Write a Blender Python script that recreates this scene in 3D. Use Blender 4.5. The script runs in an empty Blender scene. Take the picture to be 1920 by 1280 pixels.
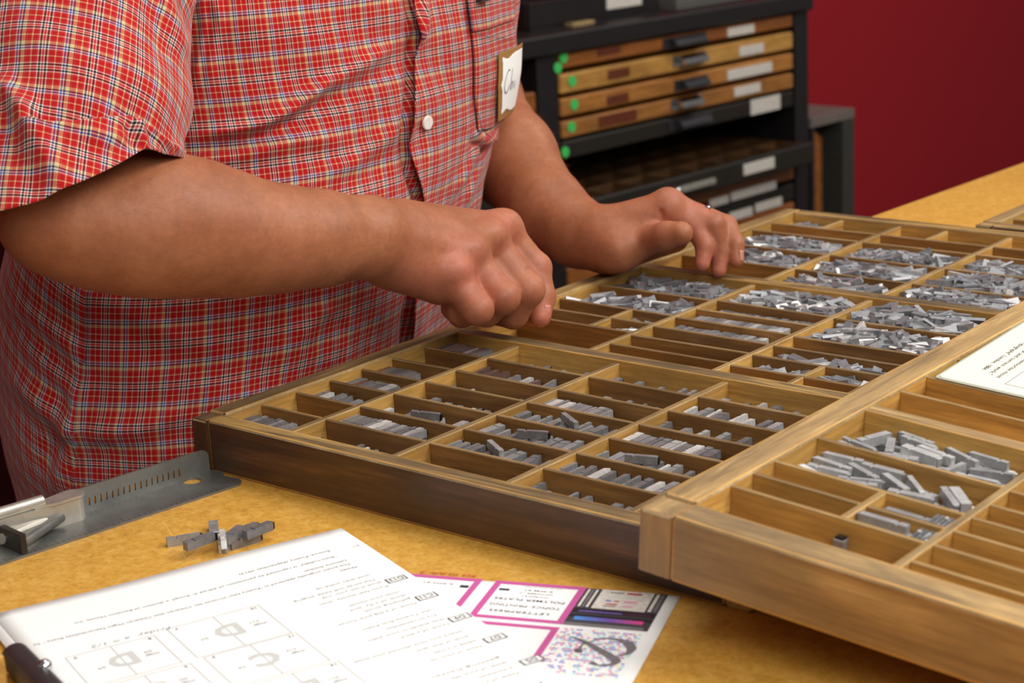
import bpy, bmesh, math, random
import numpy as np
from mathutils import Vector, Matrix
from mathutils.bvhtree import BVHTree

random.seed(11)
RNG = np.random.default_rng(11)
TZ = 0.92                       # bench top above the floor; everything below is written relative to the bench top
SC = bpy.context.scene
COL = SC.collection

# ------------------------------------------------------------------ camera
F = 3432.56                     # focal length in pixels of a 1920 px wide frame
YAW, PITCH, ROLL = math.radians(40.30869), math.radians(15.48734), math.radians(-2.9761)
CAM = np.array([0.99685, -0.81215, 0.43252])
_f = np.array([-math.sin(YAW) * math.cos(PITCH), math.cos(YAW) * math.cos(PITCH), -math.sin(PITCH)])
_r = np.array([math.cos(YAW), math.sin(YAW), 0.0])
_u = np.cross(_r, _f)
RT = math.cos(ROLL) * _r + math.sin(ROLL) * _u
UP = -math.sin(ROLL) * _r + math.cos(ROLL) * _u
FW = _f
cd = bpy.data.cameras.new('camera')
cam = bpy.data.objects.new('camera', cd)
COL.objects.link(cam)
cam.matrix_world = Matrix(((RT[0], UP[0], -FW[0], CAM[0]), (RT[1], UP[1], -FW[1], CAM[1]), (RT[2], UP[2], -FW[2], CAM[2] + TZ), (0, 0, 0, 1)))
cd.sensor_width = 36.0
cd.lens = F / 1920 * 36.0
cd.clip_start = 0.02
cd.dof.use_dof = True
cd.dof.focus_distance = 1.32
cd.dof.aperture_fstop = 11.0
SC.camera = cam

# ------------------------------------------------------------------ world, lamps, exposure
w = bpy.data.worlds.new('room_light'); SC.world = w; w.use_nodes = True
w.node_tree.nodes['Background'].inputs[0].default_value = (1.0, 0.96, 0.92, 1)
w.node_tree.nodes['Background'].inputs[1].default_value = 0.18
def area(name, loc, target, sx, sy, power, col):
    l = bpy.data.lights.new(name, 'AREA'); l.shape = 'RECTANGLE'; l.size = sx; l.size_y = sy; l.energy = power; l.color = col
    o = bpy.data.objects.new(name, l); COL.objects.link(o)
    o.location = (loc[0], loc[1], loc[2] + TZ)
    d = Vector(target) - Vector(loc)
    o.rotation_euler = d.to_track_quat('-Z', 'Y').to_euler()
    return o
area('lamp_panel_main', (1.55, 0.95, 1.62), (0.05, 0.3, 0.0), 1.2, 0.7, 35, (1.0, 0.975, 0.94))
area('lamp_panel_overhead', (0.15, 0.55, 1.95), (0.1, 0.25, 0.0), 1.6, 1.0, 18, (1.0, 0.975, 0.94))
area('lamp_panel_back', (0.3, 2.9, 1.75), (-1.2, 2.9, -0.2), 1.6, 1.2, 22, (1.0, 0.96, 0.90))
area('fill_front', (1.7, -0.75, 1.25), (0.1, 0.2, 0.05), 1.2, 1.0, 23, (1.0, 0.98, 0.95))  # added fill, not a lamp of the room; brightens case fronts and shirt panel
SC.view_settings.view_transform = 'Standard'
SC.view_settings.look = 'None'
SC.view_settings.exposure = 0.0
SC.view_settings.gamma = 1.0
SC.view_settings.use_curve_mapping = False

# ------------------------------------------------------------------ pixel helpers (where a ray meets a real plane)
def ray(px, py):
    return RT * ((px - 960) / F) - UP * ((py - 640) / F) + FW
def on_z(px, py, z=0.0):
    d = ray(px, py); return CAM + d * ((z - CAM[2]) / d[2])
def at_depth(px, py, Z):
    return CAM + ray(px, py) * Z
def project(P):
    q = np.atleast_2d(P) - CAM
    z = q @ FW
    return np.c_[960 + F * (q @ RT) / z, 640 - F * (q @ UP) / z, z]

# ------------------------------------------------------------------ materials
def lin(c):
    c = [x / 255.0 for x in c]
    return tuple(x / 12.92 if x <= 0.04045 else ((x + 0.055) / 1.055) ** 2.4 for x in c) + (1.0,)
class Mat:
    def __init__(s, name, base=None, rough=0.5, metal=0.0, spec=0.5):
        s.m = bpy.data.materials.new(name); s.m.use_nodes = True
        s.t = s.m.node_tree; s.b = s.t.nodes['Principled BSDF']
        if base is not None: s.b.inputs['Base Color'].default_value = lin(base)
        s.b.inputs['Roughness'].default_value = rough; s.b.inputs['Metallic'].default_value = metal
        s.b.inputs['Specular IOR Level'].default_value = spec
    def n(s, typ, ins=None, **kw):
        nd = s.t.nodes.new(typ)
        for k, v in kw.items(): setattr(nd, k, v)
        for k, v in (ins or {}).items():
            if isinstance(v, bpy.types.NodeSocket): s.t.links.new(v, nd.inputs[k])
            else: nd.inputs[k].default_value = v
        return nd
    def math(s, op, a, b=0.0):
        return s.n('ShaderNodeMath', {0: a, 1: b}, operation=op).outputs[0]
    def ramp(s, fac, stops, interp='LINEAR'):
        nd = s.n('ShaderNodeValToRGB', {'Fac': fac}); r = nd.color_ramp; r.interpolation = interp
        while len(r.elements) > 1: r.elements.remove(r.elements[-1])
        r.elements[0].position = stops[0][0]; r.elements[0].color = stops[0][1]
        for p, c in stops[1:]:
            e = r.elements.new(p); e.color = c
        return nd.outputs['Color']
    def mix(s, fac, a, b, blend='MIX'):
        nd = s.n('ShaderNodeMix', data_type='RGBA', blend_type=blend)
        for i, v in ((0, fac), (6, a), (7, b)):
            if isinstance(v, bpy.types.NodeSocket): s.t.links.new(v, nd.inputs[i])
            else: nd.inputs[i].default_value = v
        return nd.outputs[2]
    def noise(s, vec, scale, detail=4, rough=0.55, dist=0.0):
        return s.n('ShaderNodeTexNoise', {'Vector': vec, 'Scale': scale, 'Detail': detail, 'Roughness': rough, 'Distortion': dist}).outputs['Fac']
    def link(s, a, to): s.t.links.new(a, s.b.inputs[to])
    def bump(s, h, strength=0.2, dist=0.001):
        s.link(s.n('ShaderNodeBump', {'Height': h, 'Strength': strength, 'Distance': dist}).outputs[0], 'Normal')

def grey(v): return (v, v, v, 1)

def wood(name, axis, cols, stain, stain_amt=0.5, rough=0.55, streak=70.0, along=5.0, bump=0.15, blotch=9.0, worn=None, worn_amt=0.45):
    M = Mat(name, rough=rough)
    tc = M.n('ShaderNodeTexCoord').outputs['Object']
    rnd = M.n('ShaderNodeObjectInfo').outputs['Random']
    off = M.n('ShaderNodeVectorMath', {0: tc, 1: M.n('ShaderNodeCombineXYZ', {0: M.math('MULTIPLY', rnd, 3.1), 1: M.math('MULTIPLY', rnd, 5.3), 2: M.math('MULTIPLY', rnd, 7.7)}).outputs[0]}, operation='ADD').outputs[0]
    sc = [streak, streak, streak]; sc['xyz'.index(axis)] = along
    gv = M.n('ShaderNodeMapping', {'Vector': off, 'Scale': sc}).outputs[0]
    g = M.noise(gv, 1.0, 6, 0.62, 0.6)
    c = M.ramp(g, [(0.30, lin(cols[0])), (0.52, lin(cols[1])), (0.72, lin(cols[2]))])
    fine = M.noise(M.n('ShaderNodeMapping', {'Vector': off, 'Scale': [x * 5 for x in sc]}).outputs[0], 1.0, 3, 0.6)
    c = M.mix(1.0, c, M.ramp(fine, [(0.3, grey(0.72)), (0.7, grey(1.12))]), 'MULTIPLY')
    bl = M.noise(off, blotch, 5, 0.6)
    c = M.mix(M.math('MULTIPLY', M.ramp(bl, [(0.42, grey(0)), (0.68, grey(1))]), stain_amt), c, lin(stain))
    if worn:
        sc2 = [x * 0.55 for x in sc]
        wn = M.noise(M.n('ShaderNodeMapping', {'Vector': off, 'Scale': sc2}).outputs[0], 1.0, 5, 0.7, 1.0)
        c = M.mix(M.math('MULTIPLY', M.ramp(wn, [(0.5, grey(0)), (0.62, grey(1))]), worn_amt), c, lin(worn))
    # a small tone shift from board to board
    c = M.mix(1.0, c, M.ramp(rnd, [(0, grey(0.86)), (1, grey(1.1))]), 'MULTIPLY')
    M.link(c, 'Base Color'); M.bump(g, bump, 0.0006)
    return M.m

WD = {}
for ax in 'xyz':
    WD['inner_' + ax] = wood('honey_wood_' + ax, ax, [(160, 114, 52), (202, 152, 76), (224, 180, 100)], (126, 96, 50), 0.45)
    WD['slat_' + ax] = wood('brown_slat_wood_' + ax, ax, [(112, 73, 32), (146, 101, 48), (172, 125, 66)], (96, 66, 33), 0.5)
    WD['edge_' + ax] = wood('worn_divider_top_' + ax, ax, [(96, 78, 52), (140, 116, 78), (176, 146, 98)], (84, 66, 42), 0.5, worn=(196, 156, 92), worn_amt=0.35)
    WD['dark_' + ax] = wood('dark_stained_wood_' + ax, ax, [(60, 37, 20), (94, 60, 33), (126, 84, 48)], (54, 38, 25), 0.6, rough=0.42)
    WD['rail_' + ax] = wood('worn_rail_top_' + ax, ax, [(84, 66, 42), (124, 100, 64), (168, 136, 84)], (70, 56, 38), 0.6, worn=(204, 162, 88), worn_amt=0.6)
    WD['tan_' + ax] = wood('brown_case_wood_' + ax, ax, [(124, 88, 50), (158, 118, 68), (182, 144, 90)], (108, 86, 58), 0.6, rough=0.5)
    WD['pale_' + ax] = wood('tan_rail_top_' + ax, ax, [(136, 108, 68), (172, 138, 88), (200, 166, 108)], (112, 92, 66), 0.5, worn=(84, 68, 48), worn_amt=0.62)

WORN = wood('worn_edge_wood', 'x', [(150, 130, 98), (182, 160, 122), (204, 186, 150)], (120, 98, 64), 0.5, rough=0.4, streak=40, along=14)
def metal_mat(name, cols, rough=(0.3, 0.55), metal=0.85, island=False, bright=0.0, scale=260.0):
    M = Mat(name, metal=metal)
    rnd = M.n('ShaderNodeNewGeometry').outputs['Random Per Island'] if island else M.n('ShaderNodeObjectInfo').outputs['Random']
    tc = M.n('ShaderNodeTexCoord').outputs['Object']
    nz = M.noise(tc, scale, 4, 0.6)
    c = M.ramp(rnd, [(0, lin(cols[0])), (0.5, lin(cols[1])), (0.86, lin(cols[2])), (0.97, lin(cols[3]))])
    c = M.mix(1.0, c, M.ramp(nz, [(0.3, grey(0.8)), (0.7, grey(1.1))]), 'MULTIPLY')
    M.link(c, 'Base Color')
    M.link(M.math('ADD', M.math('MULTIPLY', nz, rough[1] - rough[0]), rough[0]), 'Roughness')
    M.bump(nz, 0.12, 0.0003)
    return M.m
TYPE_METAL = metal_mat('type_metal', [(120, 119, 120), (146, 145, 146), (170, 169, 168), (230, 228, 224)], metal=0.45, rough=(0.28, 0.5))
TYPE_METAL_PILE = metal_mat('type_metal_pile', [(120, 121, 124), (150, 150, 153), (176, 176, 178), (236, 234, 230)], island=True, metal=0.45, rough=(0.26, 0.48))
BIG_METAL = metal_mat('display_type_metal', [(152, 152, 154), (178, 177, 177), (198, 197, 196), (232, 230, 228)], metal=0.35, rough=(0.28, 0.48))
TYPE_FACE = metal_mat('inked_type_face', [(52, 52, 56), (64, 64, 68), (76, 76, 80), (96, 94, 92)], rough=(0.25, 0.45))
COPPER = metal_mat('coppery_type_metal', [(160, 130, 122), (160, 130, 122), (166, 136, 128), (174, 144, 134)])
STEEL = metal_mat('worn_steel', [(136, 136, 132)] * 4, rough=(0.30, 0.5), metal=0.7, scale=60)
STEEL_BRIGHT = metal_mat('bright_steel', [(188, 182, 170)] * 4, rough=(0.26, 0.42), metal=0.55, scale=60)
STEEL_DARK = metal_mat('dark_steel', [(66, 62, 58)] * 4, rough=(0.35, 0.55), metal=0.8, scale=60)
CHROME = metal_mat('chrome', [(205, 205, 205)] * 4, rough=(0.08, 0.2), metal=1.0)

def plain(name, col, rough=0.6, var=0.12, scale=40.0, spec=0.4, bump=0.0):
    M = Mat(name, rough=rough, spec=spec)
    nz = M.noise(M.n('ShaderNodeTexCoord').outputs['Object'], scale, 5, 0.6)
    b = lin(col)
    M.link(M.ramp(nz, [(0.3, tuple(x * (1 - var) for x in b[:3]) + (1,)), (0.7, tuple(min(1, x * (1 + var)) for x in b[:3]) + (1,))]), 'Base Color')
    if bump: M.bump(nz, bump, 0.001)
    return M.m
PAPER = plain('white_paper', (244, 243, 240), 0.75, 0.01, 30, 0.2)
CREAM_PAPER = plain('cream_laminated_paper', (240, 236, 216), 0.35, 0.01, 30, 0.4)
INK = {k: plain('ink_' + k, c, 0.7, 0.05, 500, 0.2) for k, c in dict(grey=(112, 112, 112), pale=(156, 156, 154), dark=(60, 60, 62), faint=(206, 205, 202), black=(30, 30, 32), magenta=(200, 92, 154), red=(196, 40, 60), panel=(222, 218, 208), line=(188, 187, 184), white=(240, 239, 236), cyan=(168, 220, 232), blue=(140, 140, 212), yellow=(240, 240, 180), pink=(232, 138, 180)).items()}

# ------------------------------------------------------------------ object helpers
def put(o, label=None, cat=None, group=None, kind=None):
    if label: o['label'] = label
    if cat: o['category'] = cat
    if group: o['group'] = group
    if kind: o['kind'] = kind
    return o
def thing(name, loc, label, cat, group=None, rot=None):
    o = bpy.data.objects.new(name, None); COL.objects.link(o)
    o.empty_display_size = 0.02
    o.location = loc
    if rot is not None: o.rotation_euler = rot
    return put(o, label, cat, group)
def mesh_obj(name, me, parent=None, label=None):
    o = bpy.data.objects.new(name, me); COL.objects.link(o)
    if parent is not None: o.parent = parent
    if label: o['label'] = label
    return o
def from_bm(name, bm, mats, smooth=False):
    me = bpy.data.meshes.new(name)
    bm.to_mesh(me); bm.free()
    for m in (mats if isinstance(mats, (list, tuple)) else [mats]): me.materials.append(m)
    if smooth:
        me.polygons.foreach_set('use_smooth', [True] * len(me.polygons)); me.update()
    return me
def bm_box(bm, lo, hi, bev=0.0, seg=1, mi=0, rot=None, rule=None):
    lo = Vector(lo); hi = Vector(hi); c = (lo + hi) / 2; s = hi - lo
    M = Matrix.Translation(c) @ (rot.to_4x4() if rot is not None else Matrix()) @ Matrix.Diagonal((*s, 1))
    r = bmesh.ops.create_cube(bm, size=1, matrix=M)
    vs = r['verts']; fs = list({f for v in vs for f in v.link_faces}); es = list({e for v in vs for e in v.link_edges})
    for f in fs: f.material_index = rule(f.normal) if rule else mi
    if bev > 0:
        bmesh.ops.bevel(bm, geom=es, offset=bev, segments=seg, affect='EDGES', profile=0.6)
def bm_cyl(bm, a, b, r1, r2=None, n=20, mi=0):
    a = Vector(a); b = Vector(b); d = b - a
    M = Matrix.Translation((a + b) / 2) @ d.to_track_quat('Z', 'Y').to_matrix().to_4x4()
    r = bmesh.ops.create_cone(bm, cap_ends=True, segments=n, radius1=r1, radius2=r1 if r2 is None else r2, depth=d.length, matrix=M)
    for f in {f for v in r['verts'] for f in v.link_faces}: f.material_index = mi
def bm_prism(bm, pts, z0, z1, mi=0):
    lo = [bm.verts.new((p[0], p[1], z0)) for p in pts]; hi = [bm.verts.new((p[0], p[1], z1)) for p in pts]
    fs = [bm.faces.new(hi), bm.faces.new(lo[::-1])]
    for i in range(len(pts)):
        j = (i + 1) % len(pts); fs.append(bm.faces.new((lo[i], lo[j], hi[j], hi[i])))
    for f in fs: f.material_index = mi
    bmesh.ops.recalc_face_normals(bm, faces=fs)
def board(name, parent, lo, hi, mats, bev=0.0012, seg=1, label=None, rule=None, turn=0.0):
    """one board: mats = [sides, top, outer]; rule maps a face normal to a slot"""
    bm = bmesh.new()
    rl = rule or (lambda n: 1 if n.z > 0.9 else 0)
    bm_box(bm, lo, hi, bev, seg, rule=rl)
    if len(mats) > 2 and bev > 0:
        k = len(mats) - 1
        for f in bm.faces:
            if 0.25 < f.normal.z < 0.93: f.material_index = k
            elif len(mats) > 3 and max(abs(x) for x in f.normal) < 0.95: f.material_index = 2
    if turn:
        c = (Vector(lo) + Vector(hi)) / 2
        bmesh.ops.rotate(bm, cent=c, matrix=Matrix.Rotation(turn, 3, 'Z'), verts=bm.verts)
    return mesh_obj(name, from_bm(name, bm, mats), parent, label)
def text_mesh(s, bold=0.0):
    cu = bpy.data.curves.new('print', 'FONT'); cu.body = s; cu.resolution_u = 2
    cu.offset = bold
    o = bpy.data.objects.new('print', cu); COL.objects.link(o)
    bpy.context.view_layer.update()
    dg = bpy.context.evaluated_depsgraph_get()
    me = bpy.data.meshes.new_from_object(o.evaluated_get(dg))
    v = np.empty(len(me.vertices) * 3); me.vertices.foreach_get('co', v); v = v.reshape(-1, 3)
    f = [list(p.vertices) for p in me.polygons]
    bpy.data.objects.remove(o); bpy.data.curves.remove(cu); bpy.data.meshes.remove(me)
    return v[:, :2], f
def join_mesh(name, chunks, mats):
    """chunks: list of (verts Nx3, faces, material slot)"""
    V = []; Fc = []; mi = []; n = 0
    for v, f, k in chunks:
        V.append(np.asarray(v, float)); Fc += [[i + n for i in q] for q in f]; mi += [k] * len(f); n += len(v)
    me = bpy.data.meshes.new(name)
    me.from_pydata(np.vstack(V).tolist(), [], Fc)
    for m in (mats if isinstance(mats, (list, tuple)) else [mats]): me.materials.append(m)
    me.polygons.foreach_set('material_index', mi); me.update()
    return me

# ------------------------------------------------------------------ the room
def structure(name, lo, hi, m):
    bm = bmesh.new(); bm_box(bm, lo, hi)
    o = mesh_obj(name, from_bm(name, bm, m)); o['kind'] = 'structure'
    return o
RED = plain('red_wall_paint', (158, 28, 38), 0.8, 0.03, 3, 0.2)
structure('floor', (-2.2, -2.6, -TZ - 0.05), (3.2, 5.2, -TZ), plain('grey_floor', (96, 90, 84), 0.6, 0.1, 6))
_ang = math.atan2(0.1033, 1.0)
WALLX = -1.62
o = structure('wall_back', (-0.05, -4.5, -TZ), (0.05, 6.0, 1.9), RED)
o.location = (WALLX + 0.02, 2.4, 0); o.rotation_euler = (0, 0, -_ang)

# ------------------------------------------------------------------ the bench
def hardboard():
    M = Mat('ochre_hardboard', rough=0.42)
    tc = M.n('ShaderNodeTexCoord').outputs['Object']
    a = M.noise(tc, 130, 6, 0.7, 0.6); b = M.noise(tc, 320, 3, 0.7); d = M.noise(tc, 5, 4, 0.6)
    c = M.ramp(a, [(0.3, lin((196, 140, 50))), (0.5, lin((212, 158, 66))), (0.7, lin((224, 176, 88)))])
    c = M.mix(1.0, c, M.ramp(b, [(0.25, grey(0.72)), (0.5, grey(1.0)), (0.8, grey(1.08))]), 'MULTIPLY')
    c = M.mix(M.math('MULTIPLY', M.ramp(d, [(0.52, grey(0)), (0.7, grey(1))]), 0.18), c, lin((168, 108, 38)))
    M.link(c, 'Base Color'); M.bump(b, 0.05, 0.0003)
    return M.m
HARD = hardboard()
bench = thing('workbench', (0.010, 1.0, -TZ), 'long wooden workbench with an ochre hardboard top carrying the type cases', 'workbench', rot=(0, 0, -0.03))
board('tabletop', bench, (0, -1.75, TZ - 0.045), (1.05, 1.45, TZ), [WD['tan_y'], HARD], 0.003, 2)
for x in (0.06, 0.95):
    for y in (-1.65, 1.30):
        board('leg', bench, (x, y, 0), (x + 0.07, y + 0.07, TZ - 0.045), [WD['dark_z'], WD['dark_z']], 0.004)
board('apron', bench, (0.08, -1.63, TZ - 0.15), (0.105, 1.36, TZ - 0.0455), [WD['dark_y'], WD['dark_y']], 0.002)
board('apron', bench, (0.95, -1.63, TZ - 0.15), (0.975, 1.36, TZ - 0.0455), [WD['dark_y'], WD['dark_y']], 0.002)
board('apron', bench, (0.13, -1.63, TZ - 0.15), (0.945, -1.605, TZ - 0.0455), [WD['dark_x'], WD['dark_x']], 0.002)
board('apron', bench, (0.13, 1.33, TZ - 0.15), (0.945, 1.355, TZ - 0.0455), [WD['dark_x'], WD['dark_x']], 0.002)

# ------------------------------------------------------------------ type cases
H = 0.0389; L = 0.82; W = 0.475; HD = H - 0.003
RT_ = 0.0175; FT = 0.0155
def out_rule(nx, ny):           # slot 2 on the outer face, 1 on top, 0 elsewhere
    return lambda n: 1 if n.z > 0.9 else (2 if n.x * nx + n.y * ny > 0.9 else 0)
Bcase = [None]
def divider(case, axis, lo, hi, label=None, turn=None):
    t = RNG.normal(0, 0.006) if turn is None else turn
    if max(hi[0] - lo[0], hi[1] - lo[1]) > 0.15: t *= 0.15
    return board('divider', case, lo, hi, [WD[('slat_' if axis == 'x' and case is not Bcase[0] else 'inner_') + axis], WD['edge_' + axis], WORN], 0.0008, 2, label, turn=t)
def shell(case, L, W, H, rt, ft, side, top, bars, barw):
    i = WD['inner_y']; ix = WD['inner_x']
    board('bottom_board', case, (rt - 0.003, ft - 0.003, 0), (W - rt + 0.003, L - ft + 0.003, 0.006), [WD['inner_x'], WD['inner_x']], 0)
    board('rail', case, (0, ft + 0.0012, 0), (rt, L, H), [i, WD[top + '_y'], WD[side + '_y'], WORN], 0.0016, 2, rule=out_rule(-1, 0))
    board('corner_block', case, (0, 0, 0), (rt - 0.0002, ft, H - 0.0012), [WD[side + '_z'], WD[top + '_y'], WD[side + '_z'], WORN], 0.0016, 2, rule=out_rule(0, -1))
    board('rail', case, (W - rt, 0, 0), (W, L, H), [i, WD[top + '_y'], WD[side + '_y'], WORN], 0.0016, 2, rule=out_rule(1, 0))
    board('rail', case, (rt, 0, 0), (W - rt - 0.0002, ft, H), [ix, WD[top + '_x'], WD[side + '_x'], WORN], 0.0018, 2, rule=out_rule(0, -1))
    board('rail', case, (rt, L - ft, 0), (W - rt - 0.0002, L, H), [ix, WD[top + '_x'], WD[side + '_x'], WORN], 0.0018, 2, rule=out_rule(0, 1))
    for y in bars:
        board('crossbar', case, (rt, y, 0.006), (W - rt, y + barw, H - 0.0008), [ix, WD[top + '_x']], 0.001, 2)
A = thing('type_case', (0, 0, 0), 'long dark-fronted wooden type case lying flat in the middle under both hands', 'type case')
shell(A, L, W, H, RT_, FT, 'dark', 'rail', (0.2723, 0.5325), 0.0155)
RWT = 0.0014                    # half thickness of a cross divider
A_CELLS = []                    # (third, column, row, x0, x1, y0, y1)
def grid(third, xb, rows_by_col, y0, y1, lt=0.0027):
    for i in range(1, len(xb) - 1):
        divider(A, 'y', (xb[i] - lt, y0, 0.006), (xb[i] + lt, y1, HD))
    for c in range(len(xb) - 1):
        xa = xb[c] + (lt if c else 0); xc = xb[c + 1] - (lt if c < len(xb) - 2 else 0)
        ys = [y0] + list(rows_by_col[c]) + [y1]
        for r in ys[1:-1]:
            divider(A, 'x', (xa, r - RWT, 0.006), (xc, r + RWT, HD))
        for r in range(len(ys) - 1):
            A_CELLS.append((third, c, r, xa, xc, ys[r] + (RWT if r else 0), ys[r + 1] - (RWT if r < len(ys) - 2 else 0)))
R1 = [0.054, 0.089, 0.125, 0.160, 0.195, 0.233]
grid(0, [RT_, 0.082, 0.182, 0.281, 0.378, W - RT_], [R1] * 5, FT, 0.2723)
grid(1, [RT_, 0.1405, 0.257, 0.373, W - RT_], [[0.351, 0.380, 0.411, 0.469], [0.316, 0.3455, 0.3755, 0.408, 0.439, 0.471], [0.3125, 0.344, 0.374, 0.405, 0.468], [0.351, 0.380, 0.411, 0.469]], 0.2878, 0.5325)
grid(2, [RT_, 0.1395, 0.2575, 0.373, W - RT_], [[0.602, 0.665, 0.727, 0.763]] * 4, 0.548, L - FT)
for (x, a, b) in ((0.0955, 0.3524, 0.3786), (0.0955, 0.3814, 0.4096), (0.322, 0.2878, 0.3111), (0.322, 0.3139, 0.3426), (0.075, 0.7644, L - FT), (0.191, 0.7644, L - FT)):
    divider(A, 'y', (x - 0.0022, a, 0.006), (x + 0.0022, b, HD), turn=0)

# the second case leans on the first one's right rail
B_O = np.array([0.4438, -0.0647, 0.0428]); PHI, TAU = math.radians(0.9076), math.radians(4.6586)
HB, WB, LB = 0.0382, 0.50, 0.82
Bc = thing('type_case', B_O, 'brown wooden type case tilted up on the middle case, right foreground', 'type case', rot=Matrix.Rotation(PHI, 3, 'Z').to_euler())
Bcase[0] = Bc
_ex = Vector((math.cos(PHI) * math.cos(TAU), math.sin(PHI) * math.cos(TAU), -math.sin(TAU))); _ey = Vector((-math.sin(PHI), math.cos(PHI), 0)); _ez = _ex.cross(_ey)
B_M = Matrix((_ex, _ey, _ez)).transposed()
Bc.rotation_euler = B_M.to_euler()
shell(Bc, LB, WB, HB, 0.021, 0.0222, 'tan', 'pale', (0.2135, 0.505), 0.013)
HDB = HB - 0.0015
def bdiv(axis, x0, x1, y0, y1): divider(Bc, axis, (x0, y0, 0.006), (x1, y1, HDB), turn=0)
for x in (0.1405, 0.262, 0.384):
    bdiv('y', x - 0.0026, x + 0.0026, 0.0222, 0.2135)
for y in (0.0598, 0.107, 0.156): bdiv('x', 0.021, 0.1379, y - 0.0015, y + 0.0015)
bdiv('x', 0.021, 0.0879, 0.0818, 0.0848); bdiv('x', 0.0925, 0.1379, 0.0818, 0.0848)
bdiv('y', 0.0879, 0.0925, 0.0613, 0.1055)
for x0, x1 in ((0.1431, 0.2594), (0.2646, 0.3814), (0.3866, 0.479)):
    for y in (0.0352, 0.0605, 0.0838, 0.106, 0.1285, 0.154): bdiv('x', x0, x1, y - 0.0014, y + 0.0014)
for y in (0.2625, 0.299, 0.345, 0.40, 0.455): bdiv('x', 0.021, 0.479, y - 0.0015, y + 0.0015)
Cc = thing('type_case', (0.2052, 0.838, 0), 'pale wooden type case at the far end of the bench, cut by the right edge', 'type case')
shell(Cc, 0.52, 0.42, H - 0.001, RT_, FT, 'dark', 'pale', (0.25,), 0.0155)
for x in (0.10, 0.18, 0.26, 0.33): divider(Cc, 'y', (x - 0.0027, FT, 0.006), (x + 0.0027, 0.25, HD - 0.001))
for y in (0.05, 0.085, 0.12, 0.155, 0.19, 0.222): divider(Cc, 'x', (RT_, y - RWT, 0.006), (0.0973, y + RWT, HD - 0.001))
# ------------------------------------------------------------------ metal type
def loft_sort(w, h, ln=0.0233, face=0.72, nick=0.0007):
    """one cast sort lying on its side: shank with a nick across the top, a shoulder and the raised face"""
    y0 = -ln / 2; y1 = ln / 2
    secs = [(y0, w, h), (y0 + 0.0052, w, h), (y0 + 0.0054, w, h - nick), (y0 + 0.0066, w, h - nick), (y0 + 0.0068, w, h), (y1 - 0.0018, w, h), (y1 - 0.0015, w * 0.86, h * 0.9), (y1, w * face, h * face)]
    v = []; f = []
    for y, a, b in secs:
        zc = 0 if b >= h - nick * 1.01 else (h - b) / 2
        v += [(-a / 2, y, zc), (a / 2, y, zc), (a / 2, y, zc + b), (-a / 2, y, zc + b)]
    n = len(secs)
    for i in range(n - 1):
        for k in range(4):
            f.append([i * 4 + k, i * 4 + (k + 1) % 4, i * 4 + 4 + (k + 1) % 4, i * 4 + 4 + k])
    f.append([3, 2, 1, 0][::-1]); f.append([n * 4 - 4 + k for k in range(4)][::-1])
    return np.array(v), f
def sort_mesh(w, h, ln=0.0233, mats=None):
    v, f = loft_sort(w, h, ln)
    me = bpy.data.meshes.new('type_sort'); me.from_pydata(v.tolist(), [], [q[::-1] for q in f])
    for m in (mats or [TYPE_METAL, TYPE_FACE]): me.materials.append(m)
    mi = [0] * len(f); mi[-1] = 1
    for k in range(4): mi[(len(f) - 2) - 4 + k] = 1
    me.polygons.foreach_set('material_index', mi); me.update()
    return me
SORT_W = [0.0022, 0.0030, 0.0036, 0.0044, 0.0052, 0.0062]
SORTS = [sort_mesh(x, 0.0056) for x in SORT_W]
COPPER_SORT = sort_mesh(0.0044, 0.0056, mats=[COPPER, TYPE_FACE])
BIG_W = [0.0032, 0.0040, 0.0050, 0.0062]
BIGS = [sort_mesh(x, 0.0060, 0.0262, [BIG_METAL, TYPE_METAL]) for x in BIG_W]
N_SORT = [0]
def new_sort(me, M, label, group):
    o = bpy.data.objects.new('type_sort', me); COL.objects.link(o)
    o.matrix_world = M
    N_SORT[0] += 1
    return put(o, label, 'type sort', group)
PV = []; PF = []; PN = [0]
_BF = [[0, 3, 2, 1], [4, 5, 6, 7], [0, 1, 5, 4], [1, 2, 6, 5], [2, 3, 7, 6], [3, 0, 4, 7]]
def pile_box(c, s, R):
    v = np.array([(x * s[0] / 2, y * s[1] / 2, z * s[2] / 2) for z in (-1, 1) for x, y in ((-1, -1), (1, -1), (1, 1), (-1, 1))])
    v = v @ R.T + c
    PV.append(v); PF.extend([[i + PN[0] for i in q] for q in _BF]); PN[0] += 8
def rot_xyz(a, b, c):
    ca, sa, cb, sb, cc, sc = math.cos(a), math.sin(a), math.cos(b), math.sin(b), math.cos(c), math.sin(c)
    return np.array([[cc, -sc, 0], [sc, cc, 0], [0, 0, 1]]) @ np.array([[cb, 0, sb], [0, 1, 0], [-sb, 0, cb]]) @ np.array([[1, 0, 0], [0, ca, -sa], [0, sa, ca]])
def pile_layers(x0, x1, y0, y1, z0, z1, O=None, R=None):
    """plain buried layers of sorts lying side by side"""
    z = z0
    while z + 0.0056 <= z1 + 1e-6:
        x = x0 + 0.0012
        while True:
            wd = random.choice(SORT_W)
            if x + wd > x1 - 0.0008: break
            ln = min(0.0233, y1 - y0 - 0.003)
            yc = random.uniform(y0 + ln / 2 + 0.001, y1 - ln / 2 - 0.001)
            c = np.array([x + wd / 2, yc, z + 0.0027]); rr = rot_xyz(0, 0, 0)
            if O is not None: c = O + R @ c; rr = R
            pile_box(c, (wd, ln, 0.0054), rr)
            x += wd + random.uniform(0.0002, 0.0012)
        z += 0.0058
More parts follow.
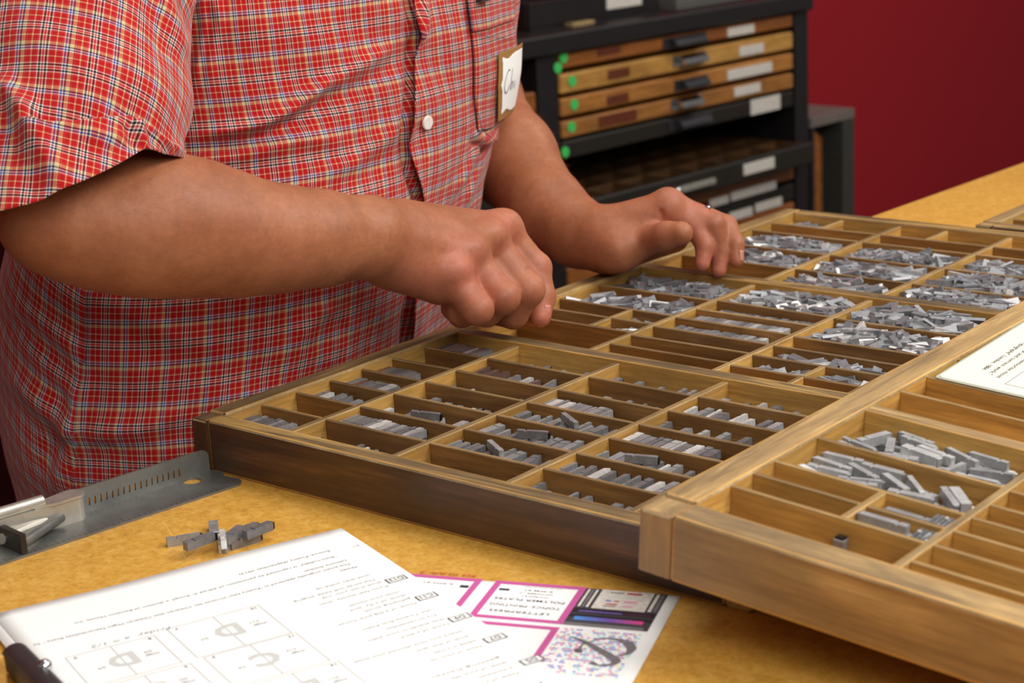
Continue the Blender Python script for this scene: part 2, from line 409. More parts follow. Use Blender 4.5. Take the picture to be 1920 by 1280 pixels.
def heap(x0, x1, y0, y1, zt, n, mound=0.003, O=None, R=None, small=1.0):
    """a loose heap that nobody could count"""
    wx, wy = x1 - x0, y1 - y0
    for _ in range(n):
        wd = random.choice(SORT_W) * random.uniform(0.9, 1.15) * small; ln = random.choice([0.0233, 0.0233, 0.016]) * small; hh = 0.0056 * small
        yaw = random.uniform(-1.57, 1.57)
        if random.random() < 0.45: yaw = random.gauss(1.2, 0.3)
        ex = abs(math.cos(yaw)) * wd / 2 + abs(math.sin(yaw)) * ln / 2 + 0.0008; ey = abs(math.sin(yaw)) * wd / 2 + abs(math.cos(yaw)) * ln / 2 + 0.0008
        if 2 * ex > wx or 2 * ey > wy:
            yaw = 1.5708 + random.uniform(-0.25, 0.25); ln = min(ln, wx - 0.004)
            ex = abs(math.cos(yaw)) * wd / 2 + abs(math.sin(yaw)) * ln / 2 + 0.0006; ey = abs(math.sin(yaw)) * wd / 2 + abs(math.cos(yaw)) * ln / 2 + 0.0006
        x = random.uniform(x0 + ex, x1 - ex); y = random.uniform(y0 + ey, y1 - ey)
        bulge = mound * math.sin(math.pi * (x - x0) / wx) * math.sin(math.pi * (y - y0) / wy)
        z = random.uniform(max(0.012, zt - 0.010), zt - 0.0035) + bulge
        rr = rot_xyz(random.gauss(0, 0.16), random.gauss(0, 0.3), -yaw)
        c = np.array([x, y, z])
        if O is not None: c = O + R @ c; rr = R @ rr
        pile_box(c, (wd, ln, hh), rr)

ORD = 'first second third fourth fifth sixth seventh eighth ninth tenth eleventh twelfth thirteenth fourteenth'.split()
COLN = ['left', 'second', 'third', 'fourth', 'fifth']
ROWN = ['nearest', 'second', 'third', 'fourth', 'fifth', 'sixth', 'seventh']
TOPZ = {(0, 0): (.0285, 9), (0, 2): (.0262, 5), (0, 3): (.028, 8), (0, 4): (.028, 7), (0, 6): (.0295, 8), (0, 5): (.019, 3),
        (1, 0): (.0235, 5), (1, 1): (.0290, 13), (1, 2): (.0245, 6), (1, 3): (.0225, 9), (1, 4): (.0225, 6), (1, 5): (.027, 8), (1, 6): (.0235, 6),
        (2, 0): (.019, 3), (2, 1): (.027, 9), (2, 2): (.0275, 9), (2, 3): (.028, 10), (2, 4): (.0285, 11), (2, 5): (.022, 6), (2, 6): (.024, 6),
        (3, 0): (.0245, 6), (3, 1): (.030, 12), (3, 2): (.0262, 9), (3, 3): (.030, 11), (3, 4): (.0262, 7), (3, 5): (.028, 9), (3, 6): (.0235, 6)}
for (third, c, r, x0, x1, y0, y1) in A_CELLS:
    if third != 0 or c > 3 or (c, r) not in TOPZ: continue
    zt, n = TOPZ[(c, r)]
    zt = min(0.0312, zt + 0.0022)
    grp = f'type sorts in the {COLN[c]} column, {ROWN[r]} row of the middle case'
    zb = 0.006 + max(0, int((zt - 0.0056 - 0.006) / 0.0058)) * 0.0058
    zb = max(zb, 0.006)
    pile_layers(x0, x1, y0, y1, 0.006, zb)
    zb = zt - 0.0056
    # row of sorts, side by side, with a few riding on top
    xs = x0 + 0.002; k = 0; tidy = (c, r) in ((0, 0), (0, 3), (0, 4), (0, 6), (1, 1), (3, 3), (2, 4))
    gap = 0.0008 if tidy else max(0.001, (x1 - x0 - 0.005 - n * 0.0042) / max(1, n))
    while k < n:
        i = random.randrange(len(SORTS)); wd = SORT_W[i]
        ln = 0.0233; slack = (y1 - y0) - ln - 0.0016
        ang = random.gauss(0, 0.02 if tidy else 0.05)
        span = wd + abs(math.sin(ang)) * ln
        if xs + span > x1 - 0.001: break
        yc = (y0 + y1) / 2 + (0 if slack < 0.002 else random.uniform(-0.5, 0.5) * (slack - 0.001) * (0.3 if tidy else 0.8))
        me = SORTS[i]
        if (c, r) in ((0, 3), (0, 4), (1, 5)) and random.random() < 0.25: me = COPPER_SORT; wd = 0.0044
        tip = random.gauss(0, 0.02 if tidy else 0.07)
        M = Matrix.Translation((xs + span / 2, yc, zb + 0.0003 + abs(tip) * wd / 2 + random.uniform(0, 0.0012 if not tidy else 0.0003))) @ Matrix.Rotation(ang + (math.pi if random.random() < 0.4 else 0), 4, 'Z') @ Matrix.Rotation(tip, 4, 'Y')
        new_sort(me, M, f'{ORD[k]} {"coppery" if me is COPPER_SORT else "grey"} sort from the left, {COLN[c]} column, {ROWN[r]} row, middle case', grp)
        xs += span + 0.0003 + random.uniform(0.2, 1.6) * gap; k += 1
    if (c, r) in ((1, 2), (2, 2), (2, 3), (3, 2), (2, 1)):        # one long sort lying across the others
        xm = x0 + (x1 - x0) * random.uniform(0.35, 0.65)
        M = Matrix.Translation((xm, (y0 + y1) / 2, zb + 0.0074)) @ Matrix.Rotation(1.1 if r != 2 else -1.15, 4, 'Z') @ Matrix.Rotation(random.uniform(-.08, .08), 4, 'X')
        new_sort(SORTS[2], M, f'sort lying slantwise on the others, {COLN[c]} column, {ROWN[r]} row, middle case', None)
# deeper heaps in the other two thirds, past counting
HEAPS = {(1, 0, 3): (.0310, 46), (1, 0, 4): (.033, 60), (1, 1, 1): (.018, 5), (1, 1, 6): (.036, 80),
         (1, 2, 2): (.0285, 28), (1, 2, 3): (.0235, 16), (1, 2, 4): (.036, 80), (1, 2, 5): (.037, 84),
         (2, 0, 1): (.034, 70), (2, 0, 2): (.034, 70), (2, 1, 0): (.034, 66), (2, 1, 1): (.035, 76), (2, 1, 2): (.034, 70), (2, 2, 0): (.036, 70), (2, 2, 1): (.036, 76), (2, 2, 2): (.034, 70)}
for (third, c, r, x0, x1, y0, y1) in A_CELLS:
    if (third, c, r) in HEAPS:
        zt, n = HEAPS[(third, c, r)]
        zt = min(zt + 0.003, max(zt, 0.0335)) if zt > 0.02 else zt
        pile_layers(x0, x1, y0, y1, 0.006, zt - 0.011)
        heap(x0, x1, y0, y1, zt, int(n * 1.5), 0.0035 if zt > .03 else 0.0)
for (third, c, r, x0, x1, y0, y1) in A_CELLS:         # tidy rows too far off to pick the sorts apart
    if (third, c) == (1, 1) and r in (2, 3, 4, 5):
        top = {2: 0.0265, 3: 0.0305, 4: 0.0315, 5: 0.0290}[r]
        pile_layers(x0 + (0.03 if r == 2 else 0.004), x1 - random.uniform(0.0, 0.02), y0, y1, 0.006, top - 0.0056); pile_layers(x0 + 0.006, x1 - 0.012, y0, y1, top - 0.0055, top + 0.0003)
        heap(x0, x1, y0, y1, top + 0.002, 4, 0.0)
for (x0, x1, y0, y1, zt, n) in ((0.0175, 0.093, 0.3524, 0.3786, .024, 10), (0.0978, 0.1378, 0.3524, 0.3786, .0312, 26), (0.0175, 0.093, 0.3814, 0.4096, .0225, 10), (0.0978, 0.1378, 0.3814, 0.4096, .0305, 24),
                                (0.2597, 0.3198, 0.3139, 0.3426, .0312, 30), (0.3243, 0.3703, 0.3139, 0.3426, .0322, 26), (0.2597, 0.37, 0.3454, 0.3726, .0312, 26), (0.0175, 0.0725, 0.7644, 0.8045, .030, 26), (0.08, 0.13, 0.7644, 0.8045, .02, 8)):
    pile_layers(x0, x1, y0, y1, 0.006, zt - 0.011); heap(x0, x1, y0, y1, zt, int(n * 1.6), 0.0)

# display type in the tilted case
BM4 = Matrix.Translation(Vector(B_O)) @ B_M.to_4x4(); BR = np.array(B_M)
def b_layer(x0, x1, y0, y1, z, n, lab, grp, long_bias):
    placed = []; tries = 0
    while len(placed) < n and tries < 900:
        tries += 1
        i = random.randrange(len(BIGS)); wd = BIG_W[i]; ln = 0.0262
        yaw = random.gauss(1.45, 0.42) if random.random() < long_bias else random.uniform(0, math.pi)
        ex = abs(math.cos(yaw)) * wd / 2 + abs(math.sin(yaw)) * ln / 2 + 0.001; ey = abs(math.sin(yaw)) * wd / 2 + abs(math.cos(yaw)) * ln / 2 + 0.001
        if 2 * ex > x1 - x0 or 2 * ey > y1 - y0: continue
        x = random.uniform(x0 + ex, x1 - ex); y = random.uniform(y0 + ey, y1 - ey)
        a = np.array([-math.sin(yaw), math.cos(yaw)]); b = np.array([math.cos(yaw), math.sin(yaw)])
        cs = [np.array([x, y]) + sx * b * (wd / 2 + .0002) + sy * a * (ln / 2 + .0002) for sx, sy in ((-1, -1), (1, -1), (1, 1), (-1, 1))]
        ok = True
        for c2 in placed:
            sep = False
            for P, Q in ((cs, c2), (c2, cs)):
                for k in range(2):
                    ax = P[k + 1] - P[k]; p = [q @ ax for q in P]; q2 = [q @ ax for q in Q]
                    if max(p) < min(q2) or max(q2) < min(p): sep = True
            if not sep: ok = False; break
        if not ok: continue
        placed.append(cs)
        new_sort(BIGS[i], BM4 @ Matrix.Translation((x, y, z)) @ Matrix.Rotation(yaw + (math.pi if random.random() < .5 else 0), 4, 'Z') @ Matrix.Rotation(random.gauss(0, .015), 4, 'X'), lab, grp)
for nm, y0, y1, zz in (('lower', 0.1090, 0.1540, 0.0), ('upper', 0.1580, 0.2130, 0.0)):
    pile_layers(0.022, 0.137, y0, y1, 0.006, 0.0118, B_O, BR)
    heap(0.0225, 0.137, y0, y1, 0.0192, 80, 0.0, B_O, BR)
    b_layer(0.022, 0.137, y0, y1, 0.0196 + zz, 18, f'large grey display sort lying flat in the {nm} heap of the tilted case', f'display sorts lying flat in the {nm} heap of the tilted case', 0.75)
    b_layer(0.023, 0.134, y0, y1, 0.0258 + zz, 16, f'large display sort lying on top of the {nm} heap of the tilted case', f'display sorts on top of the {nm} heap of the tilted case', 0.55)
BAR = sort_mesh(0.0044, 0.0062, 0.030, [BIG_METAL, TYPE_METAL])
def b_put(me, x, y, z, yaw, lab, grp=None, pitch=0.0):
    return new_sort(me, BM4 @ Matrix.Translation((x, y, z)) @ Matrix.Rotation(yaw, 4, 'Z') @ Matrix.Rotation(pitch, 4, 'X'), lab, grp)
pile_layers(0.094, 0.1255, 0.0618, 0.0812, 0.006, 0.0260, B_O, BR); pile_layers(0.094, 0.124, 0.0853, 0.1050, 0.006, 0.0260, B_O, BR)
for (x, y, z, lb) in ((0.110, 0.0680, 0.0250, 'nearer long bar of type in the front small compartment of the tilted case'), (0.110, 0.0735, 0.0250, 'farther long bar of type in the front small compartment of the tilted case'), (0.108, 0.0710, 0.0314, 'long bar lying on top of two others in the tilted case')):
    b_put(BAR, x, y, z, 1.5708, lb)
b_put(BAR, 0.1095, 0.0990, 0.0250, 1.5708, 'single pale bar of type in the small compartment behind the paired bars')
b_put(SORTS[5], 0.0937, 0.0555, 0.0178, 0.0, 'dark-faced sort standing upright in the empty front compartment of the tilted case', None, 1.5708)
b_put(BIGS[1], 0.158, 0.135, 0.0062, 0.3, 'grey sort right of the display heaps, at the picture edge')
b_put(BIGS[0], 0.166, 0.142, 0.0062, 1.3, 'thin grey sort beside the frame edge in the tilted case')
b_put(SORTS[5], 0.172, 0.0945, 0.0062, 1.5708, 'lone small sort in an empty compartment at the right edge')
# quads standing on end in neat blocks
def quads(x0, y0, nx, ny, s, h):
    for i in range(nx):
        for j in range(ny):
            c = B_O + BR @ np.array([x0 + (i + .5) * s, y0 + (j + .5) * s, 0.006 + h / 2])
            pile_box(c, (s * 0.7, s * 0.7, h), BR)
quads(0.1262, 0.0630, 4, 6, 0.0028, 0.0285); quads(0.1246, 0.0866, 5, 6, 0.0026, 0.0285)
me = bpy.data.meshes.new('type_sort_pile'); me.from_pydata(np.vstack(PV).tolist(), [], PF); me.materials.append(TYPE_METAL_PILE); me.update()
put(mesh_obj('type_sort_pile', me), 'grey metal type heaped in the farther compartments of the cases', 'type pile', kind='stuff')

# loose sorts lying on the bench in front of the case
HEAP_PX = [((314, 1024), (380, 1013), 0.0, 3, 'grey sort at the left end of the loose heap, lying flat on the bench'),
           ((345, 1033), (407, 1010), 0.0058, 4, 'rounded pale sort lying over the leftmost one of the loose heap'),
           ((401, 990), (403, 1013), 0.0, 5, 'flat sort pointing away at the back of the loose heap'),
           ((415, 1036), (414, 1014), 0.0001, 1, 'thin bright-ended sort pointing at the white sheet'),
           ((421, 1031), (417, 1003), 0.0059, 2, 'thin sort propped on others in the middle of the loose heap'),
           ((430, 1016), (448, 1003), 0.0058, 5, 'dark chunky sort on top of the loose heap'),
           ((426, 1031), (440, 1019), 0.0, 3, 'short-looking sort at the front of the loose heap, face to the camera'),
           ((440, 1027), (482, 1014), 0.0, 4, 'flat sort beside the edge of the white sheet'),
           ((459, 1011), (513, 990), 0.0062, 4, 'grey sort sticking out at the right end of the loose heap'),
           ((448, 1006), (470, 998), 0.0, 3, 'dark sort half under the rightmost one of the loose heap')]
for p, q, z, i, lab in HEAP_PX:
    a = on_z(*p, z); b = on_z(*q, z); d = b - a; c = (a + b) / 2
    new_sort(SORTS[i], Matrix.Translation((c[0], c[1], z)) @ Matrix.Rotation(math.atan2(-d[0], d[1]), 4, 'Z'), lab, 'loose sorts on the bench')

# ------------------------------------------------------------------ printed sheets
def sheet_wave(P0, er, eu, w, h):
    def f(x, y):            # page coordinates, metres from the lower left corner
        z = 0.0007 * math.exp(-((x - w) / 0.055) ** 2) * (1 + math.sin(y * 42)) + 0.0006 * (1 + math.sin(x * 30 + y * 17)) * 0.6
        return z
    return f
class Sheet:
    def __init__(s, name, P0, er, w, h, z0, label, m, wave=True, nx=22, ny=28, th=0.00018):
        s.P0 = np.array([P0[0], P0[1]]); s.er = np.array(er) / np.linalg.norm(er); s.eu = np.array([-s.er[1], s.er[0]]); s.z0 = z0; s.w = w; s.h = h
        s.wave = sheet_wave(P0, s.er, s.eu, w, h) if wave else (lambda x, y: 0.0)
        v = []; f = []
        for j in range(ny + 1):
            for i in range(nx + 1):
                v.append(s.pt(w * i / nx, h * j / ny))
        for j in range(ny):
            for i in range(nx):
                a = j * (nx + 1) + i; f.append([a, a + 1, a + nx + 2, a + nx + 1])
        s.root = thing(name, (s.P0[0], s.P0[1], z0), label, 'paper')
        me = join_mesh('page', [(np.array(v) - np.array(s.root.location), f, 0)], [m])
        me.polygons.foreach_set('use_smooth', [True] * len(me.polygons))
        s.page = mesh_obj('page', me, s.root)
        so = s.page.modifiers.new('thickness', 'SOLIDIFY'); so.thickness = th; so.offset = -1
        s.chunks = {}
    def pt(s, x, y, lift=0.0):
        q = s.P0 + s.er * x + s.eu * y
        return (q[0], q[1], s.z0 + s.wave(min(max(x, 0), s.w), min(max(y, 0), s.h)) + lift)
    def page_xy(s, px, py):
        q = on_z(px, py, s.z0 + 0.0008)[:2] - s.P0
        return float(q @ s.er), float(q @ s.eu)
    def add(s, v2, f, ink, part='printed_text', lift=0.00012):
        v = np.array([s.pt(a, b, lift) for a, b in v2]) - np.array(s.root.location)
        s.chunks.setdefault(part, []).append((v, f, ink))
    def text(s, t, x, y, width=None, size=None, ink='grey', part='printed_text', bold=0.0, stretch=1.0, centre=False, shear=0.0, lift=0.00012):
        v, f = text_mesh(t, bold)
        if not len(v): return
        x0 = v[:, 0].min(); x1 = v[:, 0].max()
        k = width / (x1 - x0) if width else size
        ky = size if size else k * stretch
        vx = (v[:, 0] - x0) * k - ((x1 - x0) * k / 2 if centre else 0); vy = v[:, 1] * ky
        s.add(np.c_[x + vx + shear * vy, y + vy], f, ink, part, lift)
    def quad(s, x0, y0, x1, y1, ink, part='printed_box', lift=0.0001):
        n = 6
        v = []; f = []
        for j in range(n + 1):
            for i in range(n + 1): v.append((x0 + (x1 - x0) * i / n, y0 + (y1 - y0) * j / n))
        for j in range(n):
            for i in range(n):
                a = j * (n + 1) + i; f.append([a, a + 1, a + n + 2, a + n + 1])
        s.add(v, f, ink, part, lift)
    def frame(s, x0, y0, x1, y1, t, ink, part='printed_box', lift=0.0001):
        s.quad(x0, y0, x1, y0 + t, ink, part, lift); s.quad(x0, y1 - t, x1, y1, ink, part, lift)
        s.quad(x0, y0 + t, x0 + t, y1 - t, ink, part, lift); s.quad(x1 - t, y0 + t, x1, y1 - t, ink, part, lift)
    def finish(s):
        for part, ch in s.chunks.items():
            inks = sorted({c[2] for c in ch})
            nm = part.split('#')[0]
            o = mesh_obj(nm, join_mesh(nm, [(v, f, inks.index(k)) for v, f, k in ch], [INK[k] for k in inks]), s.root)
            if nm == 'printed_dots': o['kind'] = 'stuff'

# coloured handout, lowest
q0 = on_z(1281, 1114, 0.0006)
er = on_z(800, 1076, 0.0006)[:2] - q0[:2]
S2 = Sheet('printed_handout', (q0[0], q0[1] - 0.003), er, 0.216, 0.14, 0.0006, 'handout with magenta frames and coloured pictures, tucked under the poem sheet', PAPER, wave=False)
def s2xy(px, py): return S2.page_xy(px, py)
def s2_text(t, p, q, ink, size=None, bold=0.0):
    a = s2xy(*p); b = s2xy(*q)
    S2.text(t, a[0], a[1], width=b[0] - a[0], size=size, ink=ink, bold=bold)
# right to left in the picture: the press photograph, the letterpress box, a second box
a = s2xy(1254, 1111); b = s2xy(1054, 1168)
px0, px1, py0, py1 = a[0], b[0], a[1] + 0.001, b[1]
bx0, bx1 = px1, px1 + 0.0565
cy0 = py0 - 0.001; cy1 = py1
S2.frame(bx0, cy0, bx1, cy1, 0.0042, 'magenta', 'printed_frame#1')
S2.frame(bx1 + 0.0085, cy0, bx1 + 0.0655, cy1, 0.0042, 'magenta', 'printed_frame#2')
wv = bx1 - bx0
hgt = cy1 - cy0
for t, fy, fx0, fx1, sz, ink in (('LETTERPRESS', 0.76, 0.20, 0.84, 0.0044, 'black'), ('TOPICS: PRINTING', 0.60, 0.12, 0.88, 0.0044, 'black'), ('POLYMER PLATES', 0.44, 0.12, 0.88, 0.0044, 'black'),
                           ('THURSDAY', 0.345, 0.32, 0.62, 0.0024, 'dark'), ('OCTOBER 17', 0.265, 0.30, 0.66, 0.0026, 'dark'), ('6-9PM ET', 0.185, 0.32, 0.64, 0.0026, 'dark'), ('with the studio printers', 0.10, 0.24, 0.66, 0.0017, 'grey')):
    S2.text(t, bx0 + fx0 * wv, cy0 + fy * hgt, width=(fx1 - fx0) * wv, size=sz, ink=ink, bold=0.004)
S2.quad(bx1 - 0.012, cy0 + 0.2 * hgt, bx1 - 0.0055, cy0 + 0.255 * hgt, 'dark', 'printed_text')
S2.text('6-9PM ET', bx1 + 0.024, cy0 + 0.185 * hgt, width=0.02, size=0.0026, ink='dark')
S2.quad(bx1 + 0.0135, cy0 + 0.2 * hgt, bx1 + 0.019, cy0 + 0.27 * hgt, 'dark', 'printed_text')
S2.text('Set to July 2', bx1 + 0.014, cy0 - 0.0052, width=0.036, size=0.0042, ink='red', part='handwriting', shear=0.3)
# the press picture is built from flat printed bands
pic = 'printed_picture'
GREYS = {k: plain('print_' + k, c, 0.6, 0.2, 300, 0.2) for k, c in dict(gunmetal=(70, 66, 70), smoke=(120, 114, 116), cream=(226, 218, 206), black=(46, 38, 44), purple=(92, 72, 158), rose=(214, 84, 140), sky=(84, 140, 210), violet=(120, 96, 176), plum=(96, 40, 66)).items()}
INK.update(GREYS)
ph = py1 - py0; pw = px1 - px0
def pq(a0, b0, a1, b1, ink, l): S2.quad(px0 + a0 * pw, py0 + b0 * ph, px0 + a1 * pw, py0 + b1 * ph, ink, pic, l)
pq(0, 0, 1, 1, 'gunmetal', 0.0001)
pq(0.16, 0.0, 0.80, 0.52, 'cream', 0.00013)
for a0, a1, k in ((0.03, 0.07, 'smoke'), (0.09, 0.13, 'cream'), (0.84, 0.87, 'cream'), (0.89, 0.92, 'smoke'), (0.94, 0.97, 'cream')): pq(a0, 0.02, a1, 0.5, k, 0.00013)
pq(0, 0.54, 1, 0.66, 'black', 0.00013); pq(0, 0.70, 1, 0.78, 'black', 0.00013); pq(0.06, 0.92, 1, 1.0, 'smoke', 0.00013)
pq(0.06, 0.60, 0.4, 0.63, 'plum', 0.00016); pq(0.4, 0.60, 0.92, 0.63, 'violet', 0.00016)
NB = 14
for i in range(NB):
    t = i / (NB - 1)
    c0 = np.array((224, 78, 140)); c1 = np.array((120, 92, 178)); c2 = np.array((80, 146, 222))
    c = c0 * (1 - t / .5) + c1 * (t / .5) if t < .5 else c1 * (1 - (t - .5) / .5) + c2 * ((t - .5) / .5)
    k = f'roller{i}'; INK[k] = plain('print_roller_blend', tuple(c), 0.6, 0.1, 300, 0.2)
    pq(0.10 + 0.82 * i / NB, 0.76, 0.10 + 0.82 * (i + 1) / NB, 0.85, k, 0.00016)
for a0, b0, a1, b1, k in ((0.3, 0.05, 0.48, 0.09, 'red'), (0.52, 0.06, 0.68, 0.08, 'dark'), (0.3, 0.27, 0.46, 0.31, 'pink'), (0.62, 0.27, 0.68, 0.32, 'blue'), (0.52, 0.28, 0.58, 0.31, 'red'), (0.33, 0.40, 0.45, 0.43, 'pink'), (0.52, 0.37, 0.66, 0.40, 'red'), (0.3, 0.14, 0.5, 0.22, 'panel'), (0.54, 0.13, 0.66, 0.22, 'panel'), (0.52, 0.43, 0.68, 0.445, 'dark')): pq(a0, b0, a1, b1, k, 0.00017)
# dotted square with its big grey ampersand
d0 = s2xy(1232, 1185); dx0 = px0 + 0.002; dx1 = px1 - 0.001; dy0 = py1 + 0.004; dy1 = dy0 + 0.056
cols = ['cyan', 'pink', 'blue', 'yellow', 'cyan', 'blue', 'pink']
rr = random.Random(5)
nx_, ny_ = 26, 24
for j in range(ny_):
    for i in range(nx_):
        if rr.random() < 0.42: continue
        cx = dx0 + (i + .5 + .25 * math.sin(j * 2.1)) * (dx1 - dx0) / nx_; cy = dy0 + (j + .5) * (dy1 - dy0) / ny_
        k = cols[(i * 3 + j * 2 + (i // 4) + (j // 3)) % 7]
        r0 = 0.00098
        S2.add([(cx + r0 * math.cos(t), cy + r0 * math.sin(t)) for t in np.linspace(0, 6.283, 9)[:-1]], [list(range(8))], k, 'printed_dots', 0.0001)
def stroke(S_, pts, wds, ink, part):
    q = np.array([S_.page_xy(*t) for t in pts]); k = np.linspace(0, len(q) - 1, len(q) * 7)
    w_ = np.interp(k, np.arange(len(q)), wds) / 2; x = np.interp(k, np.arange(len(q)), q[:, 0]); y = np.interp(k, np.arange(len(q)), q[:, 1])
    for _ in range(3): x[1:-1] = (x[:-2] + 2 * x[1:-1] + x[2:]) / 4; y[1:-1] = (y[:-2] + 2 * y[1:-1] + y[2:]) / 4
    d = np.stack([np.gradient(x), np.gradient(y)], 1); d /= np.linalg.norm(d, axis=1, keepdims=True) + 1e-9; n = np.stack([-d[:, 1], d[:, 0]], 1) * w_[:, None]
    c = np.stack([x, y], 1); m = len(c)
    S_.add(np.vstack([c - n, c + n]), [[a_, a_ + 1, m + a_ + 1, m + a_] for a_ in range(m - 1)], ink, part, 0.0002)
stroke(S2, [(1070, 1191.5), (1086, 1196), (1101, 1203), (1129, 1219), (1153, 1233), (1156, 1238), (1145, 1244), (1121, 1245), (1107, 1239)], [.0006, .0022, .0034, .0048, .0056, .005, .003, .0016, .0042], 'smoke', 'printed_ampersand')
stroke(S2, [(1104, 1202), (1120, 1195.6), (1139, 1194), (1160, 1197), (1178, 1203), (1185, 1213), (1179, 1222), (1160, 1227)], [.0012, .0012, .0018, .0030, .0056, .0056, .0034, .0010], 'smoke', 'printed_ampersand')
stroke(S2, [(1098, 1203), (1092, 1206), (1086, 1213), (1084, 1218), (1076, 1218.5)], [.0012, .0012, .002, .006, .0012], 'smoke', 'printed_ampersand')
S2.frame(bx0, cy1 + 0.0042, bx0 + 0.0565, cy1 + 0.055, 0.0042, 'magenta', 'printed_frame#3')
S2.finish()

# poem sheet, two leaves
p0 = on_z(640, 992, 0.001); pe = np.array([-0.335, -0.942])
under = Sheet('poem_sheet', (p0[0] - 0.0035, p0[1] - 0.0055), pe + np.array([0.0, 0.012]), 0.229, 0.279, 0.0010, 'lower white sheet whose edge peeps out from under the poem sheet', PAPER)
under.finish()
S1 = Sheet('poem_sheet', (p0[0], p0[1]), pe, 0.229, 0.279, 0.0015, 'uppermost white sheet printed with a poem and grey letter boxes', PAPER)
def s1(t, p, q, ink='grey', size=None, bold=0.0, **k):
    a = S1.page_xy(*p); b = S1.page_xy(*q)
    S1.text(t, a[0], a[1], width=max(0.002, b[0] - a[0]), size=size, ink=ink, bold=bold, **k)
s1('Source: Poetry (September 2013)', (617, 1031), (451, 1078), 'grey', 0.0036)
s1('"Auto-Lullaby" is reprinted by permission of Alfred A. Knopf, a division of Random House, Inc.', (630, 1041), (143, 1177), 'grey', 0.0036)
s1('Lemony Snicket', (648, 1049), (571, 1071), 'grey', 0.0036)
s1('This poem originally appeared in "Poetry Not Written for Children that Children Might Nevertheless Enjoy," by', (656, 1055), (62, 1212), 'grey', 0.0036)
s1('Notes:', (667, 1061), (636, 1070), 'grey', 0.0036)
for t, p, q in (('until they wake up.', (692, 1076), (592, 1107)), ('The birds will keep singing', (703, 1084), (553, 1128)), ('drink from your cup.', (714, 1089), (603, 1123)), ('If you feel thirsty, then', (726, 1096), (600, 1133)),
                ('close your mouth.', (748, 1107), (653, 1137)), ('think of a fly, and', (759, 1113), (662, 1146)), ('galloping south;', (769, 1119), (684, 1149)), ('Think of a big pink horse', (781, 1127), (640, 1174)),
                ('the Twenty-first Psalm', (806, 1141), (684, 1182)), ('Try to remember', (818, 1149), (727, 1181)), ('that stands in your palm', (831, 1157), (693, 1202)), ('Think of a bird', (842, 1165), (755, 1194)),
                ('where you once skinned your knee', (866, 1179), (670, 1244)), ('think of that spot', (878, 1188), (783, 1221)), ('asleep in a tree', (891, 1197), (815, 1222)), ('Think of your cat', (903, 1206), (806, 1237)),
                ('getting better', (936, 1228), (800, 1265)), ('think of your life', (948, 1237), (846, 1270)), ('a sweater', (960, 1247), (895, 1268)), ('Think of a sheep', (972, 1256), (870, 1288))):
    s1(t, p, q, 'pale', 0.0038)
s1('Auto-Lullaby', (1014, 1275), (930, 1300), 'black', 0.0085, 0.012)
for t, p in (('D13', (743, 1085)), ('C11', (800, 1117)), ('D9', (862, 1156)), ('D7', (928, 1194)), ('D5', (997, 1235))):
    x, y = S1.page_xy(*p)
    S1.quad(x - 0.0066, y - 0.0036, x + 0.0066, y + 0.0036, 'black', 'printed_label#' + t)
    S1.quad(x - 0.0056, y - 0.0029, x + 0.0056, y + 0.0029, 'white', 'printed_label#' + t, lift=0.00016)
    S1.text(t, x, y - 0.0021, size=0.0056, ink='black', bold=0.01, centre=True, part='printed_label#' + t, lift=0.00024)
INK['sheet'] = PAPER
def letter_box(c0, c1, big, n1, n2, image, code):
    """a ruled box seen upside down: c0, c1 = opposite pixel corners"""
    a = S1.page_xy(*c0); b = S1.page_xy(*c1)
    x0, x1 = min(a[0], b[0]), max(a[0], b[0]); y0, y1 = min(a[1], b[1]), max(a[1], b[1])
    S1.frame(x0, y0, x1, y1, 0.0006, 'line', 'printed_box#' + n1)
    cx = (x0 + x1) / 2; cy = (y0 + y1) / 2
    S1.text(big, cx, cy - 0.0085, size=0.0235, ink='faint', bold=0.035, centre=True, part='printed_letter#' + n1)
    S1.quad(cx - 0.0003, y0, cx + 0.0003, y1, 'line', 'printed_box#' + n1)
    S1.text(n1, x0 + 0.003, y0 + 0.002, size=0.0042, ink='dark', bold=0.006)
    S1.text(n2, x1 - 0.006, y0 + 0.002, size=0.0042, ink='dark', bold=0.006)
    S1.text(image, x0 + 0.006, cy + 0.001, size=0.0036, ink='grey'); S1.text(code[0], x0 + 0.009, cy - 0.004, size=0.0036, ink='grey')
    S1.text(code[1], x1 - 0.015, cy + 0.001, size=0.0036, ink='grey')
letter_box((484, 1131), (370, 1233), 'D', '10', '7', 'image', ('C11', 'D7'))
letter_box((289, 1189), (170, 1289), 'D', '8', '9', 'image', ('D9', 'D9'))
letter_box((555, 1183), (440, 1288), 'C', '12', '6', 'image', ('C13', 'C5'))
letter_box((357, 1242), (230, 1345), 'C', '6', '11', 'image', ('D5', 'C9'))
letter_box((634, 1236), (520, 1345), 'D', '14', '5', 'image', ('D11', 'D3'))
s1('Friday  a = 1/2', (318, 1172), (166, 1206), 'pale', 0.0058, part='handwriting', shear=0.3)
s1('C', (672, 1020), (658, 1024), 'pale', 0.004, part='handwriting')
S1.finish()

